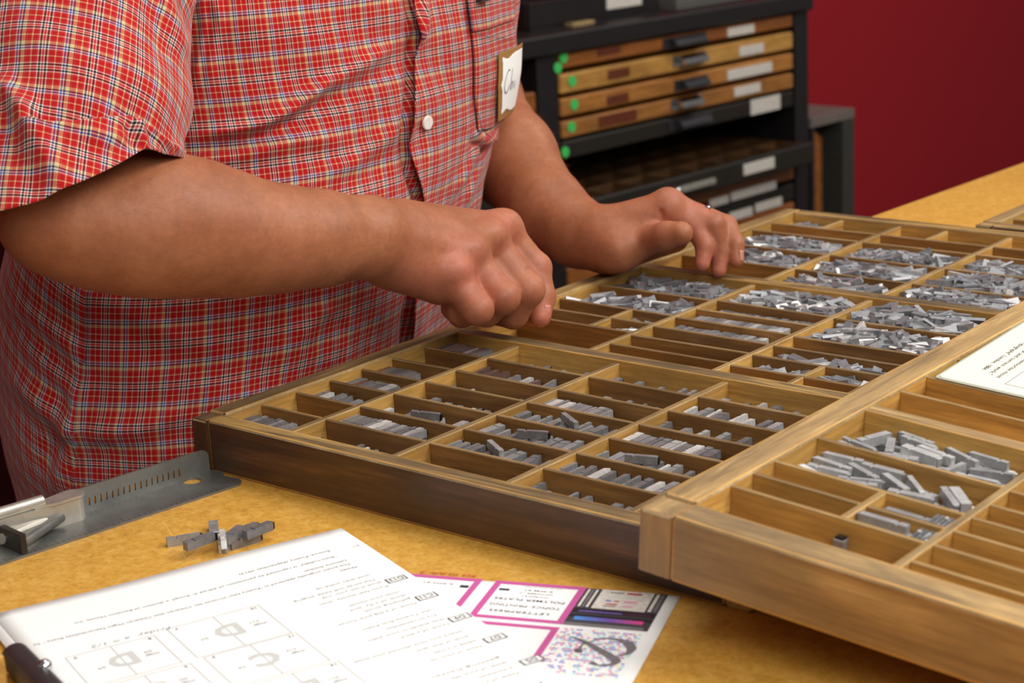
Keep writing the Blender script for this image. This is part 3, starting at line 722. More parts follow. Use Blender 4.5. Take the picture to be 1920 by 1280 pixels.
# laminated plan of the case on top of the tilted case
CW, CH = 0.30, 0.20
card = thing('case_plan_card', (0, 0, 0), 'cream laminated card printed with a case plan, lying on the tilted case', 'card')
cq = np.array([0.0288, 0.2985])                       # its near left corner on the case
cang = math.radians(-2.6)
card.matrix_world = BM4 @ Matrix.Translation((cq[0], cq[1], HDB + 0.0006)) @ Matrix.Rotation(cang + math.radians(4.2), 4, 'Z') @ Matrix.Rotation(math.radians(0.3), 4, 'X')
bm = bmesh.new(); bm_prism(bm, [(0.003, 0), (CW, 0), (CW, CH * 1.3), (0, CH * 1.3), (0, 0.003), (0.0009, 0.0009)], 0, 0.0012)
mesh_obj('card_sheet', from_bm('card_sheet', bm, CREAM_PAPER), card)
bm = bmesh.new(); bm_prism(bm, [(0.002, -0.002), (CW, -0.002), (CW, CH * 1.3 + .002), (-0.002, CH * 1.3 + .002), (-0.002, 0.002), (-0.0012, -0.0012)], 0.0003, 0.0007)
LAM = Mat('laminate_edge', (214, 220, 206), 0.1); LAM.b.inputs['Alpha'].default_value = 0.55
mesh_obj('laminate_edge', from_bm('laminate_edge', bm, LAM.m), card)
cch = {}
def card_text(t, x, y, width, size, ink='dark'):
    """reads along -y (down the left edge), as the card lies"""
    v, f = text_mesh(t); k = width / (v[:, 0].max() - v[:, 0].min()); vx = (v[:, 0] - v[:, 0].min()) * k; vy = v[:, 1] * size
    cch.setdefault('printed_text', []).append((np.c_[x + vy, y - vx, np.full(len(v), 0.00135)], f, ink))
def card_quad(x0, y0, x1, y1, ink, z=0.0013, part='printed_plan'):
    cch.setdefault(part, []).append((np.array([(x0, y0, z), (x1, y0, z), (x1, y1, z), (x0, y1, z)]), [[0, 1, 2, 3]], ink))
card_text('rising: a Foundation in the Art of Typography", London, 1884', 0.0165, 0.186, 0.155, 0.0048)
card_text('man, which is essential to quick and correct work."', 0.0235, 0.168, 0.144, 0.0048)
card_text('Apprentices to this print will memorise most', 0.0305, 0.160, 0.139, 0.0048)
card_quad(0.0400, 0.0125, 0.25, 0.25, 'grey'); card_quad(0.0406, 0.0131, 0.25, 0.25, 'panel', 0.00133)
card_quad(0.0505, 0.0215, 0.25, 0.25, 'grey', 0.00136); card_quad(0.0509, 0.0219, 0.25, 0.25, 'sheet', 0.00139)
for k in range(1, 8):
    card_quad(0.0505, 0.0219 + 0.016 * k, 0.25, 0.0224 + 0.016 * k, 'grey', 0.00142)
    card_quad(0.0505 + 0.03 * k, 0.0219, 0.051 + 0.03 * k, 0.25, 'grey', 0.00142)
    card_text('ffihbdcjk'[k], 0.063, 0.0335 + 0.016 * (k - 1), 0.004, 0.006)
for part, ch in cch.items():
    inks = sorted({c[2] for c in ch}); mesh_obj(part, join_mesh(part, [(v, f, inks.index(k)) for v, f, k in ch], [INK[k] for k in inks]), card)

# ------------------------------------------------------------------ composing stick
s_a = on_z(455, 909, 0.0)[:2]; s_b = on_z(0, 1061, 0.0)[:2]
s_d = (s_b - s_a) / np.linalg.norm(s_b - s_a)                     # along the stick, towards the left edge of the picture
s_n = np.array([s_d[1], -s_d[0]])                                 # from the open front edge to the back wall
if (on_z(395, 888, 0.0)[:2] - s_a) @ s_n < 0: s_n = -s_n
stick = thing('composing_stick', (s_a[0], s_a[1], 0.0), 'steel composing stick lying against the corner of the type case', 'composing stick')
def SP(a, b, z): return (s_d[0] * a + s_n[0] * b, s_d[1] * a + s_n[1] * b, z)
_c = (on_z(393, 884, 0.0)[:2] - s_a); back_b = float(_c @ s_n); back_a = float(_c @ s_d)
SL = 0.30; TH = 0.0016
SM = Matrix(((s_d[0], s_n[0], 0, 0), (s_d[1], s_n[1], 0, 0), (0, 0, 1, 0), (0, 0, 0, 1)))
flip = SM.to_3x3().determinant() < 0
def st_part(name, bm, m, parent=None, smooth=False, label=None):
    bm.transform(SM)
    bmesh.ops.recalc_face_normals(bm, faces=bm.faces)
    return mesh_obj(name, from_bm(name, bm, m, smooth), parent or stick, label)
# bed with a rounded end and a finger hole
_h = on_z(361, 905, 0.0)[:2] - s_a; hx, hy = float(_h @ s_d), float(_h @ s_n)
bm = bmesh.new()
out = [(SL, 0), (0.006, 0.0)] + [(0.006 - 0.010 * math.sin(t), 0.010 - 0.010 * math.cos(t)) for t in np.linspace(0.2, 1.7, 6)] + [(-0.001, back_b * 0.55), (back_a - 0.004, back_b * 0.8), (back_a, back_b), (SL, back_b)]
hole = [(hx + 0.0066 * math.cos(t), hy + 0.0066 * math.sin(t)) for t in np.linspace(0, 2 * math.pi, 25)[:-1]]
ov = [bm.verts.new((x, y, TH)) for x, y in out]; hv = [bm.verts.new((x, y, TH)) for x, y in hole]
oe = [bm.edges.new((ov[i], ov[(i + 1) % len(ov)])) for i in range(len(ov))] + [bm.edges.new((hv[i], hv[(i + 1) % len(hv)])) for i in range(len(hv))]
bmesh.ops.triangle_fill(bm, use_beauty=True, use_dissolve=False, edges=oe)
r = bmesh.ops.extrude_face_region(bm, geom=list(bm.faces))
for v in [g for g in r['geom'] if isinstance(g, bmesh.types.BMVert)]: v.co.z = 0.0
st_part('bed_plate', bm, STEEL)
# back wall with a row of narrow slots: a strip cut into posts between two rails
bm = bmesh.new(); BH = 0.0165; WT = 0.0016; y0 = back_b - WT
_p = on_z(335, 884, 0.0)[:2] - s_a; _q = on_z(165, 935, 0.0)[:2] - s_a
sa0, sa1 = float(_p @ s_d) + 0.0122, float(_q @ s_d) + 0.0122
NS = 17; pitch = (sa1 - sa0) / (NS - 1); sw = 0.0014; zl, zh = TH + 0.0028, TH + 0.0082
xs = back_a + 0.0005
def bw(x0, x1, z0, z1): bm_box(bm, (x0, y0, z0), (x1, back_b, z1))
rz = [(xs + 0.006 - 0.006 * math.cos(t), TH + BH - 0.006 + 0.006 * math.sin(t)) for t in np.linspace(0, 1.5708, 7)]
fr = [(xs, TH)] + rz + [(sa0 - sw / 2, TH + BH), (sa0 - sw / 2, TH)]
lo = [bm.verts.new((p[0], y0, p[1])) for p in fr]; hi = [bm.verts.new((p[0], back_b, p[1])) for p in fr]
bm.faces.new(lo); bm.faces.new(hi[::-1])
for i in range(len(fr)):
    j = (i + 1) % len(fr); bm.faces.new((lo[i], lo[j], hi[j], hi[i]))
xa = sa0 - sw / 2; xb = sa1 + sw / 2
bw(xa, SL, zh, TH + BH); bw(xa, SL, TH, zl)
for k in range(NS - 1): bw(sa0 + pitch * k + sw / 2, sa0 + pitch * (k + 1) - sw / 2, zl, zh)
bw(xb, SL, zl, zh)
bmesh.ops.remove_doubles(bm, verts=bm.verts, dist=1e-5)
st_part('back_wall', bm, STEEL)
# engraved scale along the front edge
bm = bmesh.new()
x = 0.02
k = 0
while x < SL - 0.01:
    ln = 0.007 if k % 6 == 0 else (0.005 if k % 3 == 0 else 0.0032)
    bm_box(bm, (x - 0.00012, 0.0012, TH - 0.0004), (x + 0.00012, 0.0012 + ln, TH + 0.00005)); x += 0.0042; k += 1
o = st_part('engraved_scale', bm, STEEL_DARK); o['kind'] = 'stuff'
# sliding knee: face plate, brace, housing and clamp lever
_k = on_z(40, 1046, TH)[:2] - s_a; ka = float(_k @ s_d) - 0.005
bm = bmesh.new(); bm_box(bm, (ka - 0.0022, 0.0014, TH), (ka + 0.0022, 0.030, TH + 0.0135), 0.0006, 2); knee = st_part('knee_plate', bm, STEEL_DARK)
_k2 = on_z(155, 945, TH)[:2] - s_a; h0 = float(_k2 @ s_d) + 0.0125
hb0, hb1 = y0 - 0.0150, y0 - 0.0003
bm = bmesh.new()
prof = [(h0 + 0.006 - 0.0075 * math.sin(t), (hb0 + hb1) / 2 - 0.0074 * math.cos(t)) for t in np.linspace(0, math.pi, 14)]
pts = prof + [(h0 + 0.11, hb1), (h0 + 0.11, hb0 + 0.004)]
bm_prism(bm, pts, TH, TH + 0.0160)
st_part('knee_housing', bm, STEEL_BRIGHT, smooth=False)
bm = bmesh.new()
pl = [(h0 + 0.006 - 0.0085 * math.sin(t), (hb0 + hb1) / 2 - 0.0085 * math.cos(t)) for t in np.linspace(0.15, math.pi - 0.15, 12)] + [(h0 + 0.024, hb1 - 0.002), (h0 + 0.036, hb1 - 0.0045), (h0 + 0.036, hb0 + 0.004), (h0 + 0.024, hb0 - 0.0005)]
bm_prism(bm, pl, TH + 0.0162, TH + 0.0180)
bm_cyl(bm, (h0 + 0.028, (hb0 + hb1) / 2, TH + 0.0192), (h0 + 0.115, (hb0 + hb1) / 2 + 0.003, TH + 0.0192), 0.0042, n=24)
st_part('clamp_lever', bm, STEEL_BRIGHT, smooth=False)
bm = bmesh.new(); bm_cyl(bm, (ka - 0.001, 0.006, TH + 0.0060), (h0 + 0.019, hb0 + 0.002, TH + 0.0062), 0.0036, n=20); st_part('brace', bm, STEEL)
bm = bmesh.new(); bm_cyl(bm, (ka + 0.004, 0.024, TH + 0.006), (h0 + 0.03, hb0 + 0.004, TH + 0.006), 0.0036, 0.0046, n=20); st_part('adjusting_screw', bm, STEEL_BRIGHT)

# block and black roller cut by the lower left corner
_a = on_z(17, 1292, 0.0); _b = on_z(0, 1278, 0.0); _d = _b - _a; _ang2 = math.atan2(_d[1], _d[0])
blk = thing('wood_block', (_a[0], _a[1], 0), 'pale wood block with a worn green top, in the lower left corner', 'block', rot=(0, 0, _ang2))
GREENISH = plain('worn_green_top', (150, 160, 118), 0.6, 0.15, 80)
sgn = 1 if (Vector((_d[1], -_d[0])) @ Vector((FW[0], FW[1]))) < 0 else -1      # the block reaches towards the camera from this corner
y0_, y1_ = (-0.05, 0.0) if sgn > 0 else (0.0, 0.05)
board('block_body', blk, (0, y0_, 0), (0.07, y1_, 0.020), [WD['inner_x'], GREENISH], 0.0012, 2)
_a = on_z(36, 1262, 0.0); _b = on_z(96, 1325, 0.0); _d = (_b - _a); _d /= np.linalg.norm(_d)
bru = thing('roller', (_a[0], _a[1], 0), 'black rubber roller with a bright knob, beside the left edge of the poem sheet', 'roller', rot=(0, 0, math.atan2(_d[1], _d[0])))
BLACK = plain('black_rubber', (52, 49, 49), 0.35, 0.1, 60)
bm = bmesh.new(); bm_cyl(bm, (-0.003, 0, 0.0085), (0.07, 0, 0.0085), 0.0085, n=32); mesh_obj('roller_body', from_bm('roller_body', bm, BLACK), bru)
bm = bmesh.new(); bm_cyl(bm, (0.028, 0.0055, 0.0085), (0.032, 0.0058, 0.0085), 0.0035, n=16); bmesh.ops.create_uvsphere(bm, u_segments=20, v_segments=12, radius=0.0042, matrix=Matrix.Translation((0.034, 0.0045, 0.0155))); mesh_obj('knob', from_bm('knob', bm, CHROME, True), bru)

# two light scratches in the bench top
def scratch(pts, wd=0.0006):
    v = []; f = []
    for a, b in zip(pts[:-1], pts[1:]):
        A_ = on_z(*a, 0.00006); B_ = on_z(*b, 0.00006); d = (B_ - A_)[:2]; d = d / np.linalg.norm(d); n_ = np.array([-d[1], d[0], 0]) * wd / 2
        i = len(v); v += [A_ - n_, B_ - n_, B_ + n_, A_ + n_]; f.append([i, i + 1, i + 2, i + 3])
    return np.array(v), f
sv, sf = scratch([(305, 975), (331, 1018), (350, 1049), (373, 1031)])
me = join_mesh('scratch', [(sv, sf, 0)], [plain('scratched_board', (226, 184, 104), 0.6)])
o = mesh_obj('scratch', me, bench)
o.matrix_parent_inverse = (Matrix.Translation(bench.location) @ bench.rotation_euler.to_matrix().to_4x4()).inverted()
# ------------------------------------------------------------------ the person: a distance field turned into one continuous skin
class Field:
    def __init__(s, lo, hi, h):
        s.lo = np.array(lo, np.float32); s.h = h
        s.n = np.ceil((np.array(hi) - s.lo) / h).astype(int) + 1
        s.d = np.full(s.n, 1.0, np.float32)
        s.ax = [s.lo[i] + h * np.arange(s.n[i], dtype=np.float32) for i in range(3)]
    def _region(s, a, b):
        i0 = np.maximum(0, np.floor((np.array(a) - s.lo) / s.h).astype(int)); i1 = np.minimum(s.n, np.ceil((np.array(b) - s.lo) / s.h).astype(int) + 1)
        if (i1 <= i0).any(): return None
        sl = tuple(slice(i0[k], i1[k]) for k in range(3))
        return sl, s.ax[0][sl[0]][:, None, None], s.ax[1][sl[1]][None, :, None], s.ax[2][sl[2]][None, None, :]
    def _join(s, sl, d, k, sub=False):
        o = s.d[sl]
        if sub:
            d = -d
            hh = np.maximum(k - np.abs(o - d), 0) / k if k > 0 else 0
            s.d[sl] = np.maximum(o, d) + hh * hh * k * 0.25
        else:
            hh = np.maximum(k - np.abs(o - d), 0) / k if k > 0 else 0
            s.d[sl] = np.minimum(o, d) - hh * hh * k * 0.25
    def bone(s, a, b, r1, r2, k=0.01, flat=None, sub=False):
        a = np.array(a, np.float32); b = np.array(b, np.float32); m = max(r1, r2) + k + 3 * s.h
        g = s._region(np.minimum(a, b) - m, np.maximum(a, b) + m)
        if g is None: return
        sl, X, Y, Z = g
        ab = b - a; L2 = float(ab @ ab) + 1e-12
        px, py, pz = X - a[0], Y - a[1], Z - a[2]
        t = np.clip((px * ab[0] + py * ab[1] + pz * ab[2]) / L2, 0, 1)
        qx, qy, qz = px - t * ab[0], py - t * ab[1], pz - t * ab[2]
        sc = 1.0
        if flat is not None:
            n, f = np.array(flat[0], np.float32), flat[1]; n = n / np.linalg.norm(n)
            c = (qx * n[0] + qy * n[1] + qz * n[2]) * (1 / f - 1)
            qx, qy, qz = qx + n[0] * c, qy + n[1] * c, qz + n[2] * c; sc = f if f < 1 else 1
        d = (np.sqrt(qx * qx + qy * qy + qz * qz) - (r1 + (r2 - r1) * t)) * (1.0 if flat is None else (0.5 + 0.5 * sc))
        s._join(sl, d.astype(np.float32), k, sub)
    def chain(s, pts, rad, k=0.01, **kw):
        for i in range(len(pts) - 1): s.bone(pts[i], pts[i + 1], rad[i], rad[i + 1], k, **kw)
    def ball(s, c, r, k=0.01, axes=None, sub=False):
        c = np.array(c, np.float32); r = np.array([r] * 3 if np.isscalar(r) else r, np.float32); m = r.max() + k + 3 * s.h
        g = s._region(c - m, c + m)
        if g is None: return
        sl, X, Y, Z = g
        p = [X - c[0], Y - c[1], Z - c[2]]
        if axes is not None: p = [p[0] * a[0] + p[1] * a[1] + p[2] * a[2] for a in axes]
        q = np.sqrt((p[0] / r[0]) ** 2 + (p[1] / r[1]) ** 2 + (p[2] / r[2]) ** 2)
        s._join(sl, ((q - 1) * r.min()).astype(np.float32), k, sub)
    def surface(s):
        """naive surface nets"""
        D = s.d; ins = D < 0
        nx, ny, nz = D.shape
        cnt = np.zeros((nx - 1, ny - 1, nz - 1), np.int8)
        for i in (0, 1):
            for j in (0, 1):
                for k in (0, 1): cnt += ins[i:nx - 1 + i, j:ny - 1 + j, k:nz - 1 + k]
        act = (cnt > 0) & (cnt < 8)
        idx = np.argwhere(act); vid = np.full(act.shape, -1, np.int32); vid[act] = np.arange(len(idx))
        acc = np.zeros((len(idx), 3)); w = np.zeros(len(idx))
        for a in range(3):
            for u in (0, 1):
                for v in (0, 1):
                    o = np.zeros(3, int); oth = [q for q in range(3) if q != a]; o[oth[0]] = u; o[oth[1]] = v
                    e = o.copy(); e[a] = 1
                    d0 = D[tuple((idx + o).T)]; d1 = D[tuple((idx + e).T)]
                    cr = (d0 < 0) != (d1 < 0)
                    t = np.where(cr, d0 / np.where(cr, d0 - d1, 1), 0)
                    p = o + t[:, None] * (e - o)
                    acc += np.where(cr[:, None], p, 0); w += cr
        V = s.lo + s.h * (idx + acc / w[:, None])
        Fq = []
        for a in range(3):
            b, c = (a + 1) % 3, (a + 2) % 3
            s0 = [slice(None)] * 3; s1 = [slice(None)] * 3; s0[a] = slice(0, -1); s1[a] = slice(1, None)
            cr = ins[tuple(s0)] != ins[tuple(s1)]
            E = np.argwhere(cr)
            ok = (E[:, b] > 0) & (E[:, c] > 0) & (E[:, b] < D.shape[b] - 1) & (E[:, c] < D.shape[c] - 1)
            E = E[ok]; fl = ins[tuple(E.T)]
            def cell(db, dc):
                q = E.copy(); q[:, b] -= db; q[:, c] -= dc; return vid[tuple(q.T)]
            q = np.stack([cell(1, 1), cell(0, 1), cell(0, 0), cell(1, 0)], 1)
            q[~fl] = q[~fl][:, ::-1]
            Fq.append(q)
        return V, np.vstack(Fq)
def relax(V, Fq, it=2, lam=0.5):
    e = np.vstack([Fq[:, [i, (i + 1) % 4]] for i in range(4)]); n = len(V)
    for _ in range(it):
        sm = np.zeros_like(V); c = np.zeros(n)
        for i, j in ((0, 1), (1, 0)):
            for k in range(3): sm[:, k] += np.bincount(e[:, i], V[e[:, j], k], n)
            c += np.bincount(e[:, i], None, n)
        V = V + lam * (sm / np.maximum(c, 1)[:, None] - V)
    return V
def quad_mesh(name, V, Fq, mats, smooth=True):
    me = bpy.data.meshes.new(name)
    me.vertices.add(len(V)); me.vertices.foreach_set('co', np.asarray(V, np.float32).ravel())
    m = len(Fq); me.loops.add(m * 4); me.loops.foreach_set('vertex_index', np.asarray(Fq, np.int32).ravel())
    me.polygons.add(m); me.polygons.foreach_set('loop_start', np.arange(0, m * 4, 4, dtype=np.int32))
    me.polygons.foreach_set('use_smooth', [smooth] * m)
    for k in (mats if isinstance(mats, (list, tuple)) else [mats]): me.materials.append(k)
    me.update(calc_edges=True); me.validate()
    return me
def edge_x(y): return 0.010 + 0.03 * (y - 1.0)      # the bench's left edge
def AD(px, py, Z): return at_depth(px, py, Z)

def skin():
    M = Mat('skin', rough=0.5, spec=0.35)
    tc = M.n('ShaderNodeTexCoord').outputs['Object']
    a = M.noise(tc, 28, 5, 0.6); b = M.noise(tc, 260, 4, 0.65); d = M.noise(tc, 9, 3, 0.5)
    red = M.n('ShaderNodeAttribute', attribute_name='flush').outputs['Fac']
    c = M.ramp(a, [(0.3, lin((142, 84, 52))), (0.55, lin((160, 99, 66))), (0.75, lin((172, 111, 77)))])
    c = M.mix(M.math('MULTIPLY', M.ramp(d, [(0.45, grey(0)), (0.7, grey(1))]), 0.3), c, lin((160, 94, 70)))
    c = M.mix(M.math('MULTIPLY', red, 0.75), c, lin((196, 112, 94)))
    sp = M.noise(tc, 95, 2, 0.5)
    c = M.mix(M.math('MULTIPLY', M.ramp(sp, [(0.70, grey(0)), (0.76, grey(1))]), 0.22), c, lin((112, 62, 40)))
    c = M.mix(1.0, c, M.ramp(b, [(0.3, grey(0.88)), (0.7, grey(1.07))]), 'MULTIPLY')
    M.link(c, 'Base Color')
    M.b.inputs['Subsurface Weight'].default_value = 0.12
    M.b.inputs['Subsurface Radius'].default_value = (1.0, 0.35, 0.2)
    M.b.inputs['Subsurface Scale'].default_value = 0.004
    M.bump(M.math('ADD', b, M.math('MULTIPLY', M.noise(tc, 900, 2, 0.6), 0.5)), 0.16, 0.0006)
    return M.m
SKIN = skin()
NAIL = plain('fingernail', (192, 128, 106), 0.42, 0.05, 200, 0.4)

def knuckle_lines(f, fing, ad):
    """short skin creases across the back of each middle joint"""
    for q in fing.values():
        a, b, c = [ad(*q[i][:3]) for i in range(3)]; t1 = (b - a) / np.linalg.norm(b - a); t2 = (c - b) / np.linalg.norm(c - b)
        o = t1 - t2; o /= np.linalg.norm(o); sd = np.cross(t1, o); sd /= np.linalg.norm(sd); r = q[1][3]
        for k, (al, ln) in enumerate(((-0.75, .5), (-0.4, .62), (-0.08, .55))):
            m = b + t1 * r * al + (o * 0.80 - t1 * 0.0) * r; n2 = o - t1 * (o @ t1); n2 /= np.linalg.norm(n2)
            m = b + t1 * r * al + n2 * r * (1.02 + 0.08 * k)
            f.bone(m - sd * r * ln, m + sd * r * ln, 0.0009, 0.0009, 0.0025, sub=True)
# ---- right arm: shoulder, elbow, forearm, closed hand picking a sort
SR = AD(150, -300, 1.42); ER = AD(97, 408, 1.268)
def right_arm():
    pts = [SR, ER]
    allp = [SR, ER, AD(1040, 612, 1.50), AD(0, 560, 1.2), AD(840, 380, 1.38)]
    lo = np.min(allp, 0) - 0.075; hi = np.max(allp, 0) + 0.075
    f = Field(lo, hi, 0.00145)
    f.bone(SR, ER, 0.064, 0.036, 0.02)
    fa = [(97, 411, 1.268, .0335), (135, 415, 1.272, .0385), (180, 418, 1.278, .0432), (240, 420, 1.286, .0475), (305, 421, 1.298, .0498), (380, 430, 1.312, .0465), (450, 443, 1.326, .0418), (527, 447, 1.344, .0373), (600, 446, 1.362, .0338), (690, 445, 1.388, .0296), (735, 453, 1.405, .0272)]
    f.chain([AD(*q[:3]) for q in fa], [q[3] for q in fa], 0.012)
    V = np.array
    wr = AD(735, 455, 1.41)
    # back of the hand
    mc = [((748, 428, 1.428), (942, 434, 1.497), .0215, .0158), ((748, 440, 1.418), (916, 456, 1.468), .0225, .0162), ((748, 458, 1.412), (880, 486, 1.440), .0225, .0160), ((748, 474, 1.410), (848, 520, 1.422), .0220, .0150)]
    for a, b, r1, r2 in mc: f.bone(AD(*a), AD(*b), r1, r2, 0.016)
    f.bone(AD(735, 480, 1.412), AD(822, 530, 1.428), .0225, .0165, 0.016)
    f.bone(AD(770, 455, 1.455), AD(890, 500, 1.485), .0215, .0190, 0.016)
    # knuckles, proud of the back
    for q, r in (((946, 424, 1.492), .0128), ((922, 440, 1.458), .0122), ((884, 468, 1.430), .0118), ((853, 508, 1.412), .0112)): f.ball(AD(*q), r, 0.012)
    # tendon ridges
    for a, b in (((790, 428, 1.408), (920, 440, 1.452)), ((790, 448, 1.396), (882, 470, 1.424)), ((770, 420, 1.420), (945, 424, 1.484))): f.bone(AD(*a), AD(*b), .0036, .0040, 0.011)
    # fingers, one short chain each
    fing = dict(index=[(944, 436, 1.497, .0145), (1003, 503, 1.500, .0127), (1017, 556, 1.494, .0108), (1013, 594, 1.487, .0088)],
                middle=[(918, 458, 1.468, .0148), (986, 543, 1.462, .0139), (962, 588, 1.474, .0122), (930, 586, 1.490, .0105)],
                ring=[(882, 490, 1.440, .0146), (940, 556, 1.432, .0137), (912, 584, 1.448, .0120), (886, 578, 1.466, .0102)],
                pinky=[(850, 524, 1.422, .0136), (893, 578, 1.412, .0125), (866, 588, 1.428, .0108), (848, 578, 1.446, .0092)])
    for nm, q in fing.items():
        for i in range(3):
            f.bone(AD(*q[i][:3]), AD(*q[i + 1][:3]), q[i][3], q[i + 1][3], 0.003 if i else 0.005)
        a_, b_, c_ = [AD(*q[i][:3]) for i in range(3)]; t1 = (b_ - a_) / np.linalg.norm(b_ - a_); t2 = (c_ - b_) / np.linalg.norm(c_ - b_); cor = t1 - t2; cor /= np.linalg.norm(cor)
        f.ball(b_ + cor * q[1][3] * 0.26, q[1][3] * 0.80, 0.006)
    th = [(790, 490, 1.455, .0205), (880, 530, 1.500, .0165), (955, 570, 1.512, .0135), (1000, 588, 1.502, .0105)]
    for i in range(3): f.bone(AD(*th[i][:3]), AD(*th[i + 1][:3]), th[i][3], th[i + 1][3], 0.006)
    # creases between the fingers and over the knuckles
    for m_, n_, dk in (('pinky', 'ring', .0), ('ring', 'middle', .0), ('middle', 'index', .004)):
        A0, A1 = [AD(*fing[m_][i][:3]) for i in (0, 1)]; B0, B1 = [AD(*fing[n_][i][:3]) for i in (0, 1)]
        m0 = (A0 + B0) / 2; m1 = (A1 + B1) / 2; r = (fing[m_][1][3] + fing[n_][1][3]) / 2
        f.bone(m0 * .8 + m1 * .2 + FW * 0.005, m1 + FW * 0.006, r * 0.66, r * 0.55, 0.002)
    knuckle_lines(f, fing, AD)
    return f.surface(), fing
(VR, FR), FINGR = right_arm()
VR = relax(VR, FR, 2, 0.4)

# ---- left arm: coming from behind the chest, hand drooping over the crossbar
EL = AD(886, 190, 1.875); SL_ = np.array([-0.285, 0.545, 0.43])
def ADL(px, py, Z): return at_depth(px, py, Z - 0.036 * min(1, max(0, (Z - 1.648) / 0.03)) * min(1, max(0, (1.86 - Z) / 0.08)))
def left_arm():
    allp = [SL_, EL, ADL(1390, 520, 1.64), ADL(1130, 400, 1.75), ADL(1200, 520, 1.66)]
    lo = np.min(allp, 0) - 0.07; hi = np.max(allp, 0) + 0.07
    f = Field(lo, hi, 0.0016)
    f.bone(SL_, EL, 0.062, 0.050, 0.02)
    fa = [(886, 190, 1.875, .047), (955, 296, 1.81, .0445), (1030, 397, 1.75, .0345), (1082, 436, 1.722, .0293), (1128, 454, 1.702, .0262)]
    f.chain([ADL(*q[:3]) for q in fa], [q[3] for q in fa], 0.016)
    mc = [((1140, 440, 1.698), (1248, 390, 1.668), .0235, .0140), ((1140, 444, 1.704), (1260, 392, 1.688), .0230, .0138), ((1140, 450, 1.710), (1270, 396, 1.708), .0215, .0134), ((1140, 458, 1.714), (1276, 404, 1.728), .0200, .0126)]
    for a, b, r1, r2 in mc: f.bone(ADL(*a), ADL(*b), r1, r2, 0.014)
    f.ball(ADL(1252, 378, 1.664), .0112, 0.010)
    # thumb with its ball
    f.ball(ADL(1164, 468, 1.684), .0190, 0.014)
    th = [(1160, 464, 1.684, .0200), (1208, 450, 1.645, .0142), (1250, 441, 1.618, .0118), (1277, 437, 1.608, .0106)]
    for i in range(3): f.bone(ADL(*th[i][:3]), ADL(*th[i + 1][:3]), th[i][3], th[i + 1][3], 0.010 if i == 0 else 0.005)
    # heel of the hand on the far side
    f.bone(ADL(1150, 470, 1.712), ADL(1262, 444, 1.724), .0185, .0150, 0.012)
    fing = dict(index=[(1250, 390, 1.668, .0130), (1306, 427, 1.646, .0103), (1322, 462, 1.640, .0087), (1317, 494, 1.638, .0069)],
                middle=[(1264, 390, 1.690, .0132), (1338, 420, 1.666, .0107), (1352, 468, 1.653, .0090), (1348, 506, 1.646, .0071)],
                ring=[(1275, 394, 1.712, .0128), (1361, 424, 1.694, .0105), (1378, 458, 1.682, .0087), (1381, 488, 1.676, .0068)],
                pinky=[(1280, 404, 1.732, .0118), (1345, 428, 1.722, .0098), (1366, 452, 1.712, .0080), (1369, 468, 1.706, .0066)])
    for nm, q in fing.items():
        for i in range(3): f.bone(ADL(*q[i][:3]), ADL(*q[i + 1][:3]), q[i][3], q[i + 1][3], 0.002 if i else 0.005)
    for a, b, r in (((1225, 398, 1.640), (1229, 414, 1.640), .0009), ((1240, 396, 1.632), (1243, 414, 1.632), .0009)): f.bone(ADL(*a), ADL(*b), r, r, 0.004, sub=True)
    knuckle_lines(f, fing, ADL)
    return f.surface(), fing
(VL, FL), FINGL = left_arm()
VL = relax(VL, FL, 2, 0.4)

# ---- trunk, neck and head (under the shirt and above the picture)
HC = np.array([-0.150, 0.345, 0.735])
def trunk():
    f = Field((-0.46, -0.06, -0.22), (0.02, 0.66, 0.90), 0.0065)
    for z, cx, cy, a, b in ((-0.12, -0.24, 0.262, 0.135, 0.19), (0.05, -0.232, 0.268, 0.145, 0.20), (0.18, -0.226, 0.31, 0.13, 0.19), (0.32, -0.212, 0.332, 0.12, 0.19)):
        f.ball((cx, cy, z), (a, b, 0.15), 0.05)
    f.bone((-0.19, 0.10, 0.44), (-0.27, 0.56, 0.44), 0.055, 0.055, 0.05)
    f.bone((-0.205, 0.335, 0.40), (-0.175, 0.342, 0.63), 0.070, 0.056, 0.04)
    u = np.array([0.80, 0.08, -0.60]); u /= np.linalg.norm(u)          # where the face looks: down at the case
    side = np.cross((0, 0, 1), u); side /= np.linalg.norm(side); up = np.cross(u, side)
    ax = [u, side, up]
    f.ball(HC + up * 0.02 - u * 0.01, (0.098, 0.076, 0.105), 0.02, ax)
    f.ball(HC + u * 0.035 - up * 0.055, (0.062, 0.058, 0.066), 0.03, ax)
    f.bone(HC + u * 0.088 + up * 0.012, HC + u * 0.112 - up * 0.026, 0.007, 0.0125, 0.014)      # nose
    f.bone(HC + u * 0.078 + side * 0.03 + up * 0.022, HC + u * 0.078 - side * 0.03 + up * 0.022, 0.010, 0.010, 0.016)
    for sgn in (-1, 1):
        f.ball(HC + side * sgn * 0.076 - u * 0.012 - up * 0.008, (0.018, 0.008, 0.030), 0.008, ax)
        f.ball(HC + u * 0.088 + side * sgn * 0.032 + up * 0.002, 0.011, 0.008, sub=True)
    f.bone(HC + u * 0.092 + side * 0.022 - up * 0.058, HC + u * 0.092 - side * 0.022 - up * 0.058, 0.0075, 0.0075, 0.008)
    f.bone(HC + u * 0.104 + side * 0.022 - up * 0.058, HC + u * 0.104 - side * 0.022 - up * 0.058, 0.002, 0.002, 0.003, sub=True)
    return f.surface(), ax
(VT, FT_), HAX = trunk()
VT = relax(VT, FT_, 2, 0.5)
person = thing('person', (-0.235, 0.26, -TZ), 'person in a red plaid short-sleeved shirt reaching into the type case with both hands', 'person')
PL = np.array([-0.235, 0.26, -TZ])
VA = np.vstack([VR, VL, VT]) - PL
